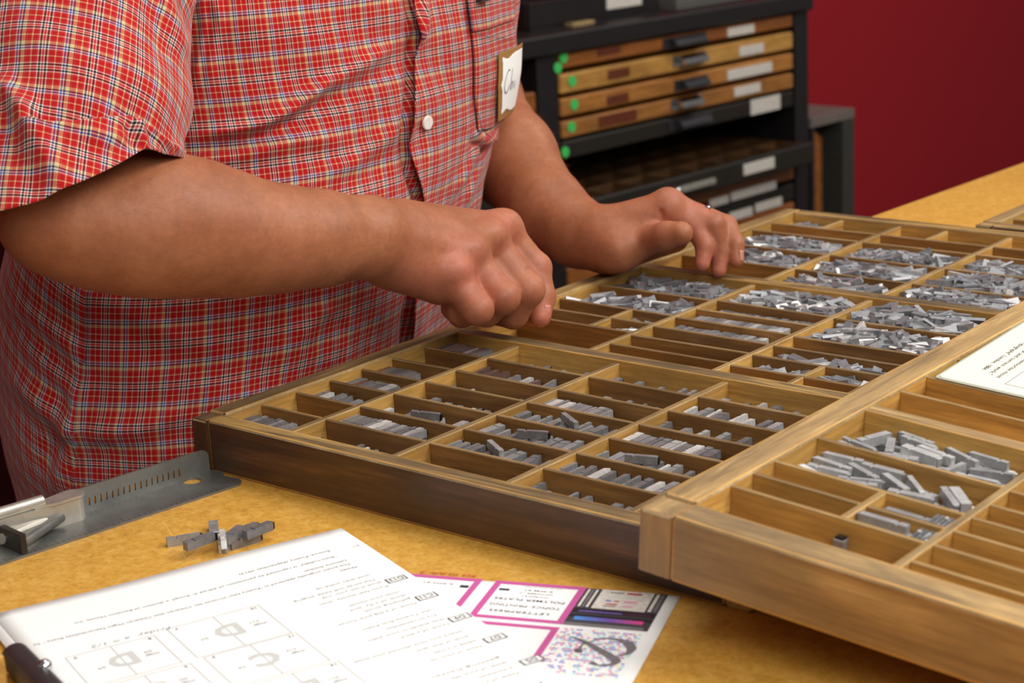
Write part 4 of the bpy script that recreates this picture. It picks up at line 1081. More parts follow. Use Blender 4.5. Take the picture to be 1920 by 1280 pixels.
FA = np.vstack([FR, FL + len(VR), FT_ + len(VR) + len(VL)])
me = quad_mesh('body', VA, FA, SKIN)
# rosier knuckles and fingertips
fl = np.zeros(len(VA), np.float32); P0_ = VA + PL
spots = [(AD(*q[:3]), .016, .7) for F_ in (FINGR, FINGL) for q4 in F_.values() for q in q4[:2]] + [(AD(*q4[3][:3]), .017, .8) for F_ in (FINGR, FINGL) for q4 in F_.values()]
spots += [(AD(940, 425, 1.47), .028, .6), (AD(860, 500, 1.41), .03, .6), (AD(900, 540, 1.42), .03, .5), (AD(1170, 465, 1.67), .03, .45), (AD(1290, 400, 1.66), .035, .6), (AD(1255, 440, 1.63), .02, .5), (AD(790, 520, 1.40), .03, .45)]
for c, r, a in spots:
    fl = np.maximum(fl, a * np.exp(-(((P0_ - c) ** 2).sum(1)) / (r * r)))
at = me.attributes.new('flush', 'FLOAT', 'POINT'); at.data.foreach_set('value', fl)
body = mesh_obj('body', me, person)
def nail(px, py, Z, nrm, along, w, l):
    """a thin curved plate laid on the fingertip"""
    c = AD(px, py, Z); n = np.array(nrm, float); n /= np.linalg.norm(n); a = np.array(along, float); a -= n * (a @ n); a /= np.linalg.norm(a); b = np.cross(n, a)
    v = []; f = []
    for i in range(7):
        for j in range(7):
            s_, t_ = i / 3 - 1, j / 3 - 1
            k = 1 - 0.25 * max(0, t_) ** 2 * abs(s_)
            v.append(c + b * s_ * w * k + a * t_ * l - n * (s_ * s_) * w * 0.45 - PL)
    for i in range(6):
        for j in range(6): f.append([i * 7 + j, i * 7 + j + 1, i * 7 + j + 8, i * 7 + j + 7])
    me = join_mesh('fingernail', [(np.array(v), f, 0)], [NAIL]); me.polygons.foreach_set('use_smooth', [True] * len(f))
    o = mesh_obj('fingernail', me, body); so = o.modifiers.new('thickness', 'SOLIDIFY'); so.thickness = 0.0006
tocam = -FW
def tip_nail(c, r, n, along, w, l):
    n = np.array(n); n = n / np.linalg.norm(n); q = c + n * r * 0.92 - CAM; Z = float(q @ FW)
    nail(960 + F * float(q @ RT) / Z, 640 - F * float(q @ UP) / Z, Z, n, along, w, l)
tip_nail(AD(1015, 585, 1.488), .0092, tocam * 0.62 + RT * 0.78, -UP, .0044, .0056)
tip_nail(ADL(1381, 480, 1.678), .0074, tocam * 0.62 + RT * 0.78, -UP, .0034, .0048)
tip_nail(ADL(1349, 499, 1.647), .0076, tocam * 0.62 + RT * 0.78, -UP, .0036, .0050)
# fine hair on the forearms
def arm_hair(V, Fq, c0, c1, n, sgn):
    ctr = V[Fq].mean(1); e1 = V[Fq[:, 1]] - V[Fq[:, 0]]; e2 = V[Fq[:, 3]] - V[Fq[:, 0]]; nn = np.cross(e1, e2); nn /= np.linalg.norm(nn, axis=1, keepdims=True) + 1e-12
    ax = c1 - c0; L = np.linalg.norm(ax); ax = ax / L; t = (ctr - c0) @ ax / L
    cand = np.where((t > 0.02) & (t < 1.0))[0]; pick = RNG.choice(cand, n); vv = []; ff = []
    for k in pick:
        b = ctr[k]; g = ax * 0.8 + nn[k] * 0.35 + RNG.normal(0, 0.28, 3); g /= np.linalg.norm(g); ln = RNG.uniform(0.005, 0.011); sd = np.cross(g, nn[k]); sd = sd / (np.linalg.norm(sd) + 1e-9) * 0.00006
        m = b + g * ln * 0.5; e = b + g * ln - nn[k] * ln * 0.18; i = len(vv)
        vv += [b - sd, b + sd, m + sd * .8, m - sd * .8, e]; ff += [[i, i + 1, i + 2, i + 3], [i + 3, i + 2, i + 4]]
    return np.array(vv) - PL, ff
h1 = arm_hair(VR, FR, AD(150, 400, 1.28), AD(830, 440, 1.42), 3200, 1); h2 = arm_hair(VL, FL, AD(930, 260, 1.83), AD(1150, 445, 1.70), 1500, 1)
hm = join_mesh('arm_hair', [(*h1, 0), (*h2, 0)], [plain('sandy_hair', (150, 104, 66), 0.6, 0.2, 300)]); put(mesh_obj('arm_hair', hm, body), kind='stuff')
# wedding ring on the left ring finger
ra = ADL(1272, 395, 1.708); rb = ADL(1361, 424, 1.694); rc = ra + (rb - ra) * 0.56; rd = (rb - ra) / np.linalg.norm(rb - ra)
bm = bmesh.new()
Mr = Matrix.Translation(Vector(rc - PL)) @ Vector(rd).to_track_quat('Z', 'Y').to_matrix().to_4x4()
vv = []
for i in range(36):
    t = 2 * math.pi * i / 36; row = []
    for r_, z_ in ((0.0125, -0.0028), (0.0138, -0.0020), (0.0138, 0.0020), (0.0125, 0.0028), (0.0115, 0.0)): row.append(bm.verts.new(Mr @ Vector((r_ * math.cos(t), r_ * math.sin(t), z_))))
    vv.append(row)
for i in range(36):
    for j in range(5): bm.faces.new((vv[i][j], vv[(i + 1) % 36][j], vv[(i + 1) % 36][(j + 1) % 5], vv[i][(j + 1) % 5]))
bmesh.ops.recalc_face_normals(bm, faces=bm.faces)
mesh_obj('ring', from_bm('ring', bm, CHROME, True), body, 'silver ring on the left hand')
# hair, trousers and shoes
HAIR = plain('brown_hair', (70, 48, 34), 0.6, 0.3, 120, 0.3)
hf = Field(HC - 0.16, HC + 0.16, 0.006); u_, s__, p_ = HAX
hf.ball(HC + p_ * 0.03 - u_ * 0.014, (0.105, 0.083, 0.108), 0.01, HAX)
hf.ball(HC + u_ * 0.085 - p_ * 0.055, (0.10, 0.12, 0.115), 0.01, HAX, sub=True)
V_, F__ = hf.surface(); mesh_obj('hair', quad_mesh('hair', relax(V_, F__, 2) - PL, F__, HAIR), body)
DENIM = plain('dark_denim', (38, 40, 52), 0.8, 0.2, 90, 0.2)
tf = Field((-0.46, -0.02, -0.90), (0.0, 0.58, 0.0), 0.008)
tf.ball((-0.245, 0.262, -0.16), (0.155, 0.205, 0.16), 0.04)
for yy in (0.155, 0.375):
    tf.chain([(-0.245, yy, -0.22), (-0.235, yy - 0.005, -0.50), (-0.255, yy, -0.85)], [0.098, 0.072, 0.062], 0.03)
V_, F__ = tf.surface(); V_[:, 0] = np.minimum(V_[:, 0], edge_x(V_[:, 1]) - 0.012); mesh_obj('trousers', quad_mesh('trousers', relax(V_, F__, 2) - PL, F__, DENIM), person)
for yy in (0.155, 0.375):
    sf_ = Field((-0.36, yy - 0.07, -TZ - 0.03), (0.02, yy + 0.07, -0.78), 0.005)
    sf_.bone((-0.285, yy, -0.875), (-0.085, yy, -0.885), 0.042, 0.036, 0.02, flat=((0, 0, 1), 0.9)); sf_.bone((-0.265, yy, -0.88), (-0.260, yy, -0.82), 0.045, 0.042, 0.02)
    V_, F__ = sf_.surface(); V_[:, 2] = np.maximum(V_[:, 2], -TZ + 0.0005)
    mesh_obj('shoe', quad_mesh('shoe', relax(V_, F__, 1) - PL, F__, BLACK), person)
# ------------------------------------------------------------------ the shirt
def plaid(seed=0):
    M = Mat('red_plaid_cotton', rough=0.85, spec=0.15)
    uv = M.n('ShaderNodeUVMap', uv_map='cloth').outputs['UV']
    sp = M.n('ShaderNodeSeparateXYZ', {0: uv})
    RED_, CR, NV, BL, BK, WH, PK = [lin(c) for c in ((174, 15, 19), (202, 182, 132), (38, 40, 78), (64, 80, 146), (22, 22, 28), (224, 210, 200), (196, 106, 94))]
    sett = [(0, CR), (74, NV), (108, WH), (130, BL), (168, WH), (190, RED_), (204, PK), (209, RED_), (306, CR), (334, RED_), (425, PK), (431, RED_), (446, WH), (474, BK), (513, WH), (538, RED_), (552, PK), (558, RED_), (570, WH), (592, BK), (629, WH), (656, RED_), (672, PK), (678, RED_), (766, CR), (796, RED_), (886, PK), (893, RED_)]
    P = 0.0327
    def thread(c, off):
        fr = M.math('FRACT', M.math('ADD', M.math('DIVIDE', c, P), off))
        return M.ramp(fr, [(a / 920.0, col) for a, col in sett], 'CONSTANT')
    wa, we = thread(sp.outputs[0], 0.13), thread(sp.outputs[1], 0.55)
    # half of the crossing light passes through both threads
    gm = M.n('ShaderNodeGamma', {0: M.mix(1.0, wa, we, 'MULTIPLY'), 1: 0.5}).outputs[0]
    c = M.mix(0.5, M.mix(0.5, wa, we), gm)
    tw = M.n('ShaderNodeTexNoise', {'Vector': uv, 'Scale': 1400.0, 'Detail': 1.0}).outputs['Fac']
    c = M.mix(1.0, c, M.ramp(tw, [(0.3, grey(0.9)), (0.7, grey(1.08))]), 'MULTIPLY')
    M.link(c, 'Base Color')
    M.b.inputs['Sheen Weight'].default_value = 0.15
    wr = M.noise(uv, 46, 4, 0.55, 0.4)
    M.bump(M.math('ADD', wr, M.math('MULTIPLY', tw, 0.05)), 0.35, 0.004)
    return M.m
PLAID = plaid()
# loops round the trunk: z, centre x, centre y, half depth, half breadth, turn (degrees), squareness
LOOPS = np.array([(-.16, -.2447, .2637, .170, .245, 20, 2.2), (-.05, -.2353, .2545, .178, .255, 20, 2.2), (0, -.2330, .2561, .182, .26, 20, 2.2), (.05, -.2308, .2659, .185, .262, 20, 2.2), (.1, -.2308, .2789, .187, .262, 19, 2.2),
                  (.15, -.2280, .3005, .183, .258, 17, 2.25), (.18, -.2247, .3180, .178, .254, 14, 2.3), (.22, -.2169, .3290, .170, .25, 11, 2.35), (.26, -.2110, .3307, .163, .246, 9, 2.4), (.30, -.2065, .3315, .158, .244, 8, 2.4),
                  (.36, -.2085, .3384, .15, .245, 8, 2.4), (.42, -.212, .34, .135, .235, 8, 2.3), (.47, -.212, .34, .115, .20, 8, 2.2), (.51, -.208, .34, .092, .135, 8, 2.1), (.535, -.200, .34, .076, .085, 8, 2.0), (.56, -.196, .34, .070, .074, 8, 2.0)])
NZ, NT = 400, 620
zz = np.linspace(-.16, .56, NZ)
def smooth1(a, n=13):
    k = np.hanning(n + 2)[1:-1]; k /= k.sum(); return np.convolve(np.pad(a, n // 2, mode='edge'), k, 'valid')
prm = [smooth1(np.interp(zz, LOOPS[:, 0], LOOPS[:, i])) for i in range(1, 7)]
# angles run from the back round the right side to the front and on to the left; more columns in view
tt = np.linspace(-math.pi, math.pi, NT, endpoint=False)
def loop_pts(i):
    cx, cy, a, b, ph, n = [p[i] for p in prm]
    ph = math.radians(ph); f = np.array([math.cos(ph), math.sin(ph)]); s = np.array([-f[1], f[0]])
    co, si = np.cos(tt), np.sin(tt)
    A_ = a * np.sign(co) * np.abs(co) ** (2 / n); B_ = b * np.sign(si) * np.abs(si) ** (2 / n)
    return np.c_[np.array([cx, cy]) + np.outer(A_, f) + np.outer(B_, s), np.full(NT, zz[i])]
G = np.stack([loop_pts(i) for i in range(NZ)])                      # NZ x NT x 3
_w = np.clip((0.034 - G[..., 2]) / 0.030, 0, 1); _w = _w * _w * (3 - 2 * _w); _lim = edge_x(G[..., 1]) - 0.013      # pressed against the bench edge
G[..., 0] = G[..., 0] - _w * np.maximum(G[..., 0] - _lim, 0)
def normals(G, wrap=True):
    du = np.roll(G, -1, 1) - np.roll(G, 1, 1) if wrap else np.gradient(G, axis=1)
    dv = np.gradient(G, axis=0); n = np.cross(du, dv)
    return n / (np.linalg.norm(n, axis=2, keepdims=True) + 1e-12)
# cloth coordinates before the folds go in
ref = G[int(NZ * 0.36)]; du_ = np.linalg.norm(np.diff(ref, axis=0, append=ref[:1]), axis=1); U0 = np.concatenate([[0], np.cumsum(du_)[:-1]])
V0 = np.concatenate([[0], np.cumsum(np.linalg.norm(np.diff(G[:, NT // 2], axis=0), axis=1))])
UU, VV = np.meshgrid(U0, V0)
def poly_dist(P, line):
    """signed distance in pixels to a polyline (positive on its right/lower side when it runs left to right) and the place along it"""
    best = np.full(P.shape[:-1], 1e9); sg = np.zeros(P.shape[:-1]); tm = np.zeros(P.shape[:-1]); L = 0; n = len(line) - 1
    for i in range(n):
        a = np.array(line[i], float); b = np.array(line[i + 1], float); d = b - a; l2 = d @ d
        t = np.clip(((P - a) @ d) / l2, 0, 1); q = a + t[..., None] * d; e = P - q; dist = np.hypot(e[..., 0], e[..., 1])
        s = np.sign(d[0] * (P[..., 1] - a[1]) - d[1] * (P[..., 0] - a[0])); m = dist < best
        best = np.where(m, dist, best); sg = np.where(m, s, sg); tm = np.where(m, (i + t) / n, tm)
    return best * np.where(sg == 0, 1, sg), tm
def fold(P2, facing, line, w, amp, valley=0.6, taper=True, wv=1.9):
    d, t = poly_dist(P2, line)
    g = np.exp(-(d / w) ** 2) - valley * np.exp(-((d - wv * w) / (1.3 * w)) ** 2)
    if taper: g = g * np.clip(np.sin(np.pi * np.clip(t * 0.94 + 0.03, 0, 1)) * 1.6, 0, 1)
    return amp * g * facing
def displaced(G, folds, steps=(), wrap=True, noise_amp=0.0016):
    N = normals(G, wrap); P2 = project(G.reshape(-1, 3))[:, :2].reshape(G.shape[0], G.shape[1], 2)
    view = (CAM - G); view /= np.linalg.norm(view, axis=2, keepdims=True)
    facing = np.clip(((N * view).sum(2) + 0.05) * 6, 0, 1)
    D = np.zeros(G.shape[:2])
    for line, w, amp, val in folds: D += fold(P2, facing, line, w, amp, val)
    for line, wa, aa, wb, ab, edge in steps:      # a step: raised below the line, sunk above it
        d, t = poly_dist(P2, line); s = 1 / (1 + np.exp(-np.clip(d / edge, -30, 30)))
        g = aa * s * np.exp(-np.maximum(d, 0) / wa) - ab * (1 - s) * np.exp(np.minimum(d, 0) / wb)
        D += g * facing * np.clip(np.sin(np.pi * np.clip(t * 0.96 + 0.02, 0, 1)) * 2.2, 0, 1)
    ph = G[..., 0] * 31 + 1.3 * np.sin(G[..., 2] * 23); D += noise_amp * (np.sin(ph + G[..., 2] * 37) * np.sin(G[..., 1] * 41 + G[..., 2] * 19) + 0.5 * np.sin(G[..., 1] * 90 + G[..., 2] * 66 + 2) * np.sin(G[..., 2] * 50 - G[..., 1] * 30))
    return G + N * D[..., None], P2, facing
PLK = [(768, -60), (768, 0), (780, 45), (775, 75), (771, 150), (758, 245), (768, 320), (790, 385), (786, 450), (772, 540), (764, 600), (758, 680)]
TF = [([(366, 258), (430, 246), (490, 232), (545, 205), (585, 172), (620, 140)], 13, .0085, .9),
      ([(372, 300), (450, 288), (560, 262), (650, 262)], 16, .0035, .5),
      ([(378, -20), (384, 50), (372, 110), (366, 170)], 11, .005, .7),
      ([(398, -20), (410, 40), (396, 100), (388, 160)], 12, .004, .6),
      ([(560, 215), (610, 165), (680, 120), (750, 80)], 16, .0045, .7),
      ([(600, 330), (670, 300), (740, 250), (765, 200)], 18, .0035, .6),
      ([(790, -20), (782, 40), (775, 80)], 8, .004, .7),
      ([(838, 372), (862, 330), (890, 280), (915, 250)], 8, .0035, .8),
      ([(868, 384), (888, 330), (905, 285)], 7, .003, .8),
      ([(880, 250), (905, 262), (945, 246)], 8, .004, .9),
      ([(14, 560), (70, 600), (120, 640), (152, 672)], 20, .0050, .8),
      ([(20, 700), (80, 760), (120, 800), (150, 812)], 22, .0055, .8),
      ([(155, 690), (145, 760), (120, 850), (105, 930)], 18, .0045, .7),
      ([(150, 820), (260, 800), (360, 770)], 22, .0040, .7),
      ([(250, 600), (340, 640), (420, 650)], 24, .0030, .6),
      ([(560, 640), (590, 600), (620, 570)], 20, .0030, .6),
      ([(20, 620), (100, 700), (150, 760)], 16, .0035, .7),
      ([(160, 556), (158, 620), (150, 700), (146, 800)], 5, -.0022, 0.0)]
TS = [([(x, y) for x, y in PLK], 60, .000, 13, .0075, 3.0)]
# the polyline runs downwards, so its "lower" side is the side to the left of the opening
G1, P2, FACE = displaced(G, TF)
d_, t_ = poly_dist(P2, PLK)
gap = np.where(d_ > -2, np.exp(-np.maximum(d_, 0) / 10.0), np.exp(np.minimum(d_ + 2, 0) / 6.0)) * FACE
G1 = G1 - normals(G)* (0.0065 * gap)[..., None]
# the back panel is cut on another slant behind the side seam
seam_d, _ = poly_dist(P2, [(170, 300), (162, 556), (158, 650), (148, 760), (140, 900), (132, 1000)])
behind = (seam_d > 0) & (FACE > 0)
VV2 = VV.copy(); UU2 = UU.copy()
for i in range(NZ):
    js = np.where(behind[i])[0]
    if len(js):
        k = np.arange(NT) <= js.max(); VV2[i, k] = VV[i, k] - 0.42 * (UU[i, js.max()] - UU[i, k]); UU2[i, k] = UU[i, k] + 0.011
N1 = normals(G1)
def cloth(name, G, U, V, parent, mats, wrap=False, thick=0.0011, off=-1.0):
    nz, nt = G.shape[:2]; idx = np.arange(nz * nt).reshape(nz, nt)
    if wrap:
        nx = np.roll(idx, -1, 1); a = idx[:-1]; b = nx[:-1]; c = nx[1:]; d = idx[1:]
        un = np.concatenate([U[:, 1:], (2 * U[:, -1] - U[:, -2])[:, None]], 1)
        fu = np.stack([U[:-1], un[:-1], un[1:], U[1:]], 2); fv = np.stack([V[:-1], np.roll(V, -1, 1)[:-1], np.roll(V, -1, 1)[1:], V[1:]], 2)
    else:
        a = idx[:-1, :-1]; b = idx[:-1, 1:]; c = idx[1:, 1:]; d = idx[1:, :-1]
        fu = np.stack([U[:-1, :-1], U[:-1, 1:], U[1:, 1:], U[1:, :-1]], 2); fv = np.stack([V[:-1, :-1], V[:-1, 1:], V[1:, 1:], V[1:, :-1]], 2)
    Fq = np.stack([a, b, c, d], 2).reshape(-1, 4)
    me = quad_mesh(name, G.reshape(-1, 3) - PL, Fq, mats)
    uvl = me.uv_layers.new(name='cloth')
    uvl.data.foreach_set('uv', np.stack([fu.reshape(-1, 4), fv.reshape(-1, 4)], 2).astype(np.float32).ravel())
    o = mesh_obj(name, me, parent)
    if thick:
        so = o.modifiers.new('thickness', 'SOLIDIFY'); so.thickness = thick; so.offset = off
    return o
shirt = cloth('shirt', G1, UU2, VV2, person, PLAID, wrap=True)
# inverse lookup from the picture into the cloth grid
flat2 = P2.reshape(-1, 2); fok = (FACE.reshape(-1) > 0.3)
def find(px, py):
    d = ((flat2 - (px, py)) ** 2).sum(1) + np.where(fok, 0, 1e9); k = int(d.argmin()); return k // NT, k % NT
def sample(A, i, j):
    i = np.clip(i, 0, NZ - 1.001); j = np.asarray(j) % NT
    i0 = np.floor(i).astype(int); j0 = np.floor(j).astype(int); a = (i - i0)[..., None]; b = (j - j0)[..., None]; j1 = (j0 + 1) % NT; i1 = np.minimum(i0 + 1, NZ - 1)
    return A[i0, j0] * (1 - a) * (1 - b) + A[i1, j0] * a * (1 - b) + A[i0, j1] * (1 - a) * b + A[i1, j1] * a * b
# smooth carrier without the placket groove for things that lie over it
GS, _, _ = displaced(G, TF); NS_ = normals(GS)
GP, NP_ = G, normals(G)
def patch(name, rows, parent, mats, lift, nu=40, nv=40, thick=0.0009, uoff=0.0, flat=False):
    """rows: list of (grid row, first column, last column); lofted between the rows"""
    r = np.array(rows, float); s = np.linspace(0, 1, nv); ri = np.interp(s, np.linspace(0, 1, len(r)), r[:, 0]); ja = np.interp(s, np.linspace(0, 1, len(r)), r[:, 1]); jb = np.interp(s, np.linspace(0, 1, len(r)), r[:, 2])
    t = np.linspace(0, 1, nu); I = np.repeat(ri[:, None], nu, 1); J = ja[:, None] * (1 - t) + jb[:, None] * t
    Gp = sample(GP if flat else GS, I, J); Np = sample(NP_ if flat else NS_, I, J); Np /= np.linalg.norm(Np, axis=2, keepdims=True)
    lf = lift(np.repeat(s[:, None], nu, 1), np.repeat(t[None], nv, 0)) if callable(lift) else lift
    Gp = Gp + Np * (np.asarray(lf)[..., None] if np.ndim(lf) else lf)
    U = np.interp(J % NT, np.arange(NT), U0) + uoff; V = np.interp(I, np.arange(NZ), V0)
    if parent is None: return Gp, Np
    return cloth(name, Gp, U, V, parent, mats, thick=thick)
# the left front panel overlaps along the opening
rows = []
pl = np.array(PLK, float)
for y in np.linspace(-50, 680, 26):
    x = np.interp(y, pl[:, 1], pl[:, 0]); i, j = find(x, y); rows.append((i, j, 0))
rows = sorted(rows); rows = [rows[0]] + [b for a, b in zip(rows[:-1], rows[1:]) if b[0] > a[0]]
jend = NT * (0.5 + 1.75 / (2 * math.pi))
rr_ = [(0, rows[0][1], jend)] + [(a, b, jend) for a, b, _ in rows] + [(NZ * 0.80, rows[-1][1], jend)]
ii = np.array([r[0] for r in rr_], float); jj = smooth1(np.array([r[1] for r in rr_], float), 3)
full = [(i, np.interp(i, ii, jj), jend) for i in np.linspace(0, NZ * 0.80, 160)]
edge_lift = lambda s, t: 0.0028 + 0.0042 * np.exp(-t / 0.035) + 0.0012 * np.exp(-t / 0.05) * np.sin(s * 60)
front = patch('front_panel', full, shirt, PLAID, edge_lift, nu=230, nv=330, uoff=0.0093)
# stitched line along the opening
def px_rows(pts, width_m, n=12):
    """left edge given in pixels from bottom to top, then a fixed breadth of cloth"""
    pts = sorted(pts, key=lambda p: -p[1]); out = []
    for x, y in pts:
        i, j = find(x, y); per = np.linalg.norm(G[i, (j + 3) % NT] - G[i, (j - 3) % NT]) / 6
        out.append((i, j, j + width_m / per))
    return out
pocket = patch('pocket', px_rows([(889, 250), (883, 170), (876, 80), (868, -20)], 0.125), front, PLAID, lambda s, t: 0.0052 + 0.0008 * np.minimum(1, np.minimum(t, s) * 20), nu=60, nv=70, uoff=0.021)
flap = patch('pocket_flap', px_rows([(869, 62), (867, 20), (865, -30)], 0.125), front, PLAID, lambda s, t: 0.0072 + 0.0008 * (1 - s), nu=50, nv=30, uoff=0.004)
STITCH = plain('dark_stitching', (104, 72, 78), 0.8)
def strip(name, pts, lift, wd, m, parent, flat=False):
    """thin ribbon following pixel points on the cloth"""
    q = []
    for x, y in pts:
        i, j = find(x, y); q.append((GP if flat else GS)[i, j] + (NP_ if flat else NS_)[i, j] * lift)
    q = np.array(q); k = np.linspace(0, len(q) - 1, len(q) * 6); q = np.stack([smooth1(np.interp(k, np.arange(len(q)), q[:, a]), 5) for a in range(3)], 1)
    d = np.gradient(q, axis=0); vw = CAM - q; n = np.cross(d, vw); n /= np.linalg.norm(n, axis=1, keepdims=True)
    v = np.vstack([q - n * wd / 2, q + n * wd / 2]); m_ = len(q)
    f = [[a, a + 1, m_ + a + 1, m_ + a] for a in range(m_ - 1)]
    return mesh_obj(name, join_mesh(name, [(v - PL, f, 0)], [m]), parent)
strip('seam', [(866, 2), (868, 30), (870, 62), (890, 66), (920, 72), (950, 77)], 0.0086, 0.0005, STITCH, pocket)
strip('seam', [(872, 74), (877, 120), (882, 180), (889, 250), (897, 256), (906, 260)], 0.0068, 0.0005, STITCH, pocket)
# white button
bi, bj = find(790, 228); bp = GS[bi, bj] + NS_[bi, bj] * 0.0075; bn = Vector(NS_[bi, bj])
bm = bmesh.new(); Mb = Matrix.Translation(Vector(bp - PL)) @ bn.to_track_quat('Z', 'Y').to_matrix().to_4x4()
bm_cyl(bm, (0, 0, -0.0012), (0, 0, 0.0012), 0.0060, n=28); bmesh.ops.bevel(bm, geom=[e for e in bm.edges if e.is_manifold and abs(e.calc_face_angle(0)) > 1], offset=0.0006, segments=2, affect='EDGES')
bm.transform(Mb); button = mesh_obj('button', from_bm('button', bm, plain('button_white', (236, 228, 220), 0.3, 0.04, 100)), front)
strip('buttonhole', [(789, 211), (790, 216), (791, 222)], 0.0075, 0.0011, plain('thread', (226, 190, 176), 0.8), front)
# the name sticker
def sticker(rows, lift, inner, m, name, parent, thick):
    Gp, Np = patch(None, rows, None, None, lift, 70, 70, flat=True)
    v = []; f = []
    for a in range(70):
        for b in range(70): v.append(Gp[a, b])
    v = np.array(v)
    S_, T_ = np.meshgrid(np.linspace(0, 1, 70), np.linspace(0, 1, 70)); ok = inner(S_, T_)
    for a in range(69):
        for b in range(69):
            if ok[a, b] and ok[a + 1, b] and ok[a, b + 1] and ok[a + 1, b + 1]: f.append([a * 70 + b, a * 70 + b + 1, a * 70 + b + 71, a * 70 + b + 70])
    use = sorted({i for q in f for i in q}); mp = {k: n for n, k in enumerate(use)}
    o = mesh_obj(name, join_mesh(name, [(v[use] - PL, [[mp[i] for i in q] for q in f], 0)], [m]), parent)
    o.data.polygons.foreach_set('use_smooth', [True] * len(o.data.polygons))
    so = o.modifiers.new('thickness', 'SOLIDIFY'); so.thickness = thick; so.offset = -1
    return o
trows = px_rows([(916, 226), (916, 160), (918, 97)], 0.088)
BROWN = plain('kraft_border', (158, 112, 56), 0.7, 0.06, 100)
tag_o = sticker(trows, 0.0092, lambda s, t: np.ones_like(s, bool), BROWN, 'name_tag', shirt, 0.0004)
def plaque(s, t):
    e = np.hypot((s - 0.0) / 0.14, (t - 0.0) / 0.0001)
    l = 0.075 + 0.03 * np.exp(-((t - 0.5) / 0.06) ** 2) * -1 + 0.02 * (np.abs(t - 0.5) < 0.34)
    tp = 0.93 - 0.055 * np.exp(-((s - 0.26) / 0.13) ** 2); bt = 0.07 + 0.055 * np.exp(-((s - 0.26) / 0.13) ** 2)
    return (s > l) & (t < tp) & (t > bt) & (s < 0.93)
tag_in = sticker(trows, 0.0097, plaque, PAPER, 'name_field', tag_o, 0.0003)
def pen(st):
    r = np.array(trows, float); q = []
    for s_, t_ in st:
        i_ = np.interp(t_, np.linspace(0, 1, len(r)), r[:, 0]); a_ = np.interp(t_, np.linspace(0, 1, len(r)), r[:, 1]); b_ = np.interp(t_, np.linspace(0, 1, len(r)), r[:, 2]); j_ = a_ + (b_ - a_) * s_
        I_ = np.array([[i_]]); J_ = np.array([[j_]]); n_ = sample(NP_, I_, J_)[0, 0]; q.append(sample(GP, I_, J_)[0, 0] + n_ / np.linalg.norm(n_) * 0.0102)
    q = np.array(q); k = np.linspace(0, len(q) - 1, len(q) * 6); q = np.stack([smooth1(np.interp(k, np.arange(len(q)), q[:, a]), 5) for a in range(3)], 1)
    d = np.gradient(q, axis=0); d /= np.linalg.norm(d, axis=1, keepdims=True) + 1e-9; ii_ = len(q)
    n = np.cross(d, NP_[int(r[0, 0]), int(r[0, 1] + 8)]); n /= np.linalg.norm(n, axis=1, keepdims=True); wd = 0.0010
    mesh_obj('handwriting', join_mesh('handwriting', [(np.vstack([q - n * wd / 2, q + n * wd / 2]) - PL, [[a, a + 1, ii_ + a + 1, ii_ + a] for a in range(ii_ - 1)], 0)], [INK['black']]), tag_o)
pen([(.32, .68), (.27, .70), (.20, .62), (.155, .50), (.16, .41), (.21, .37), (.28, .41), (.33, .48)])
pen([(.41, .70), (.395, .60), (.38, .48), (.375, .38), (.40, .46), (.44, .51), (.47, .48), (.475, .39)])
pen([(.55, .50), (.55, .39)])
# something dark clipped in the pocket
bi, bj = find(888, 1); q = GS[bi, bj] + NS_[bi, bj] * 0.011
bm = bmesh.new(); bm_box(bm, (-0.009, -0.003, -0.001), (0.009, 0.003, 0.03), 0.001, 2)
bm.transform(Matrix.Translation(Vector(q - PL)) @ Matrix.Rotation(math.atan2(NS_[bi, bj][1], NS_[bi, bj][0]) + math.pi / 2, 4, 'Z'))
mesh_obj('pocket_clip', from_bm('pocket_clip', bm, BLACK), front)
# collar round the neck
cg = []
for z_, e in ((0.530, -0.002), (0.555, 0.006), (0.566, 0.014), (0.540, 0.026), (0.512, 0.036)):
    t = np.linspace(-math.pi + 0.0, math.pi, 80); cg.append(np.c_[-0.192 + (0.070 + e) * np.cos(t), 0.34 + (0.074 + e) * np.sin(t), np.full(80, z_)])
cg = np.array(cg); Uc, Vc = np.meshgrid(np.linspace(0, 0.45, 80), np.linspace(0, 0.08, 5)); cloth('collar', cg, Uc, Vc, shirt, PLAID)

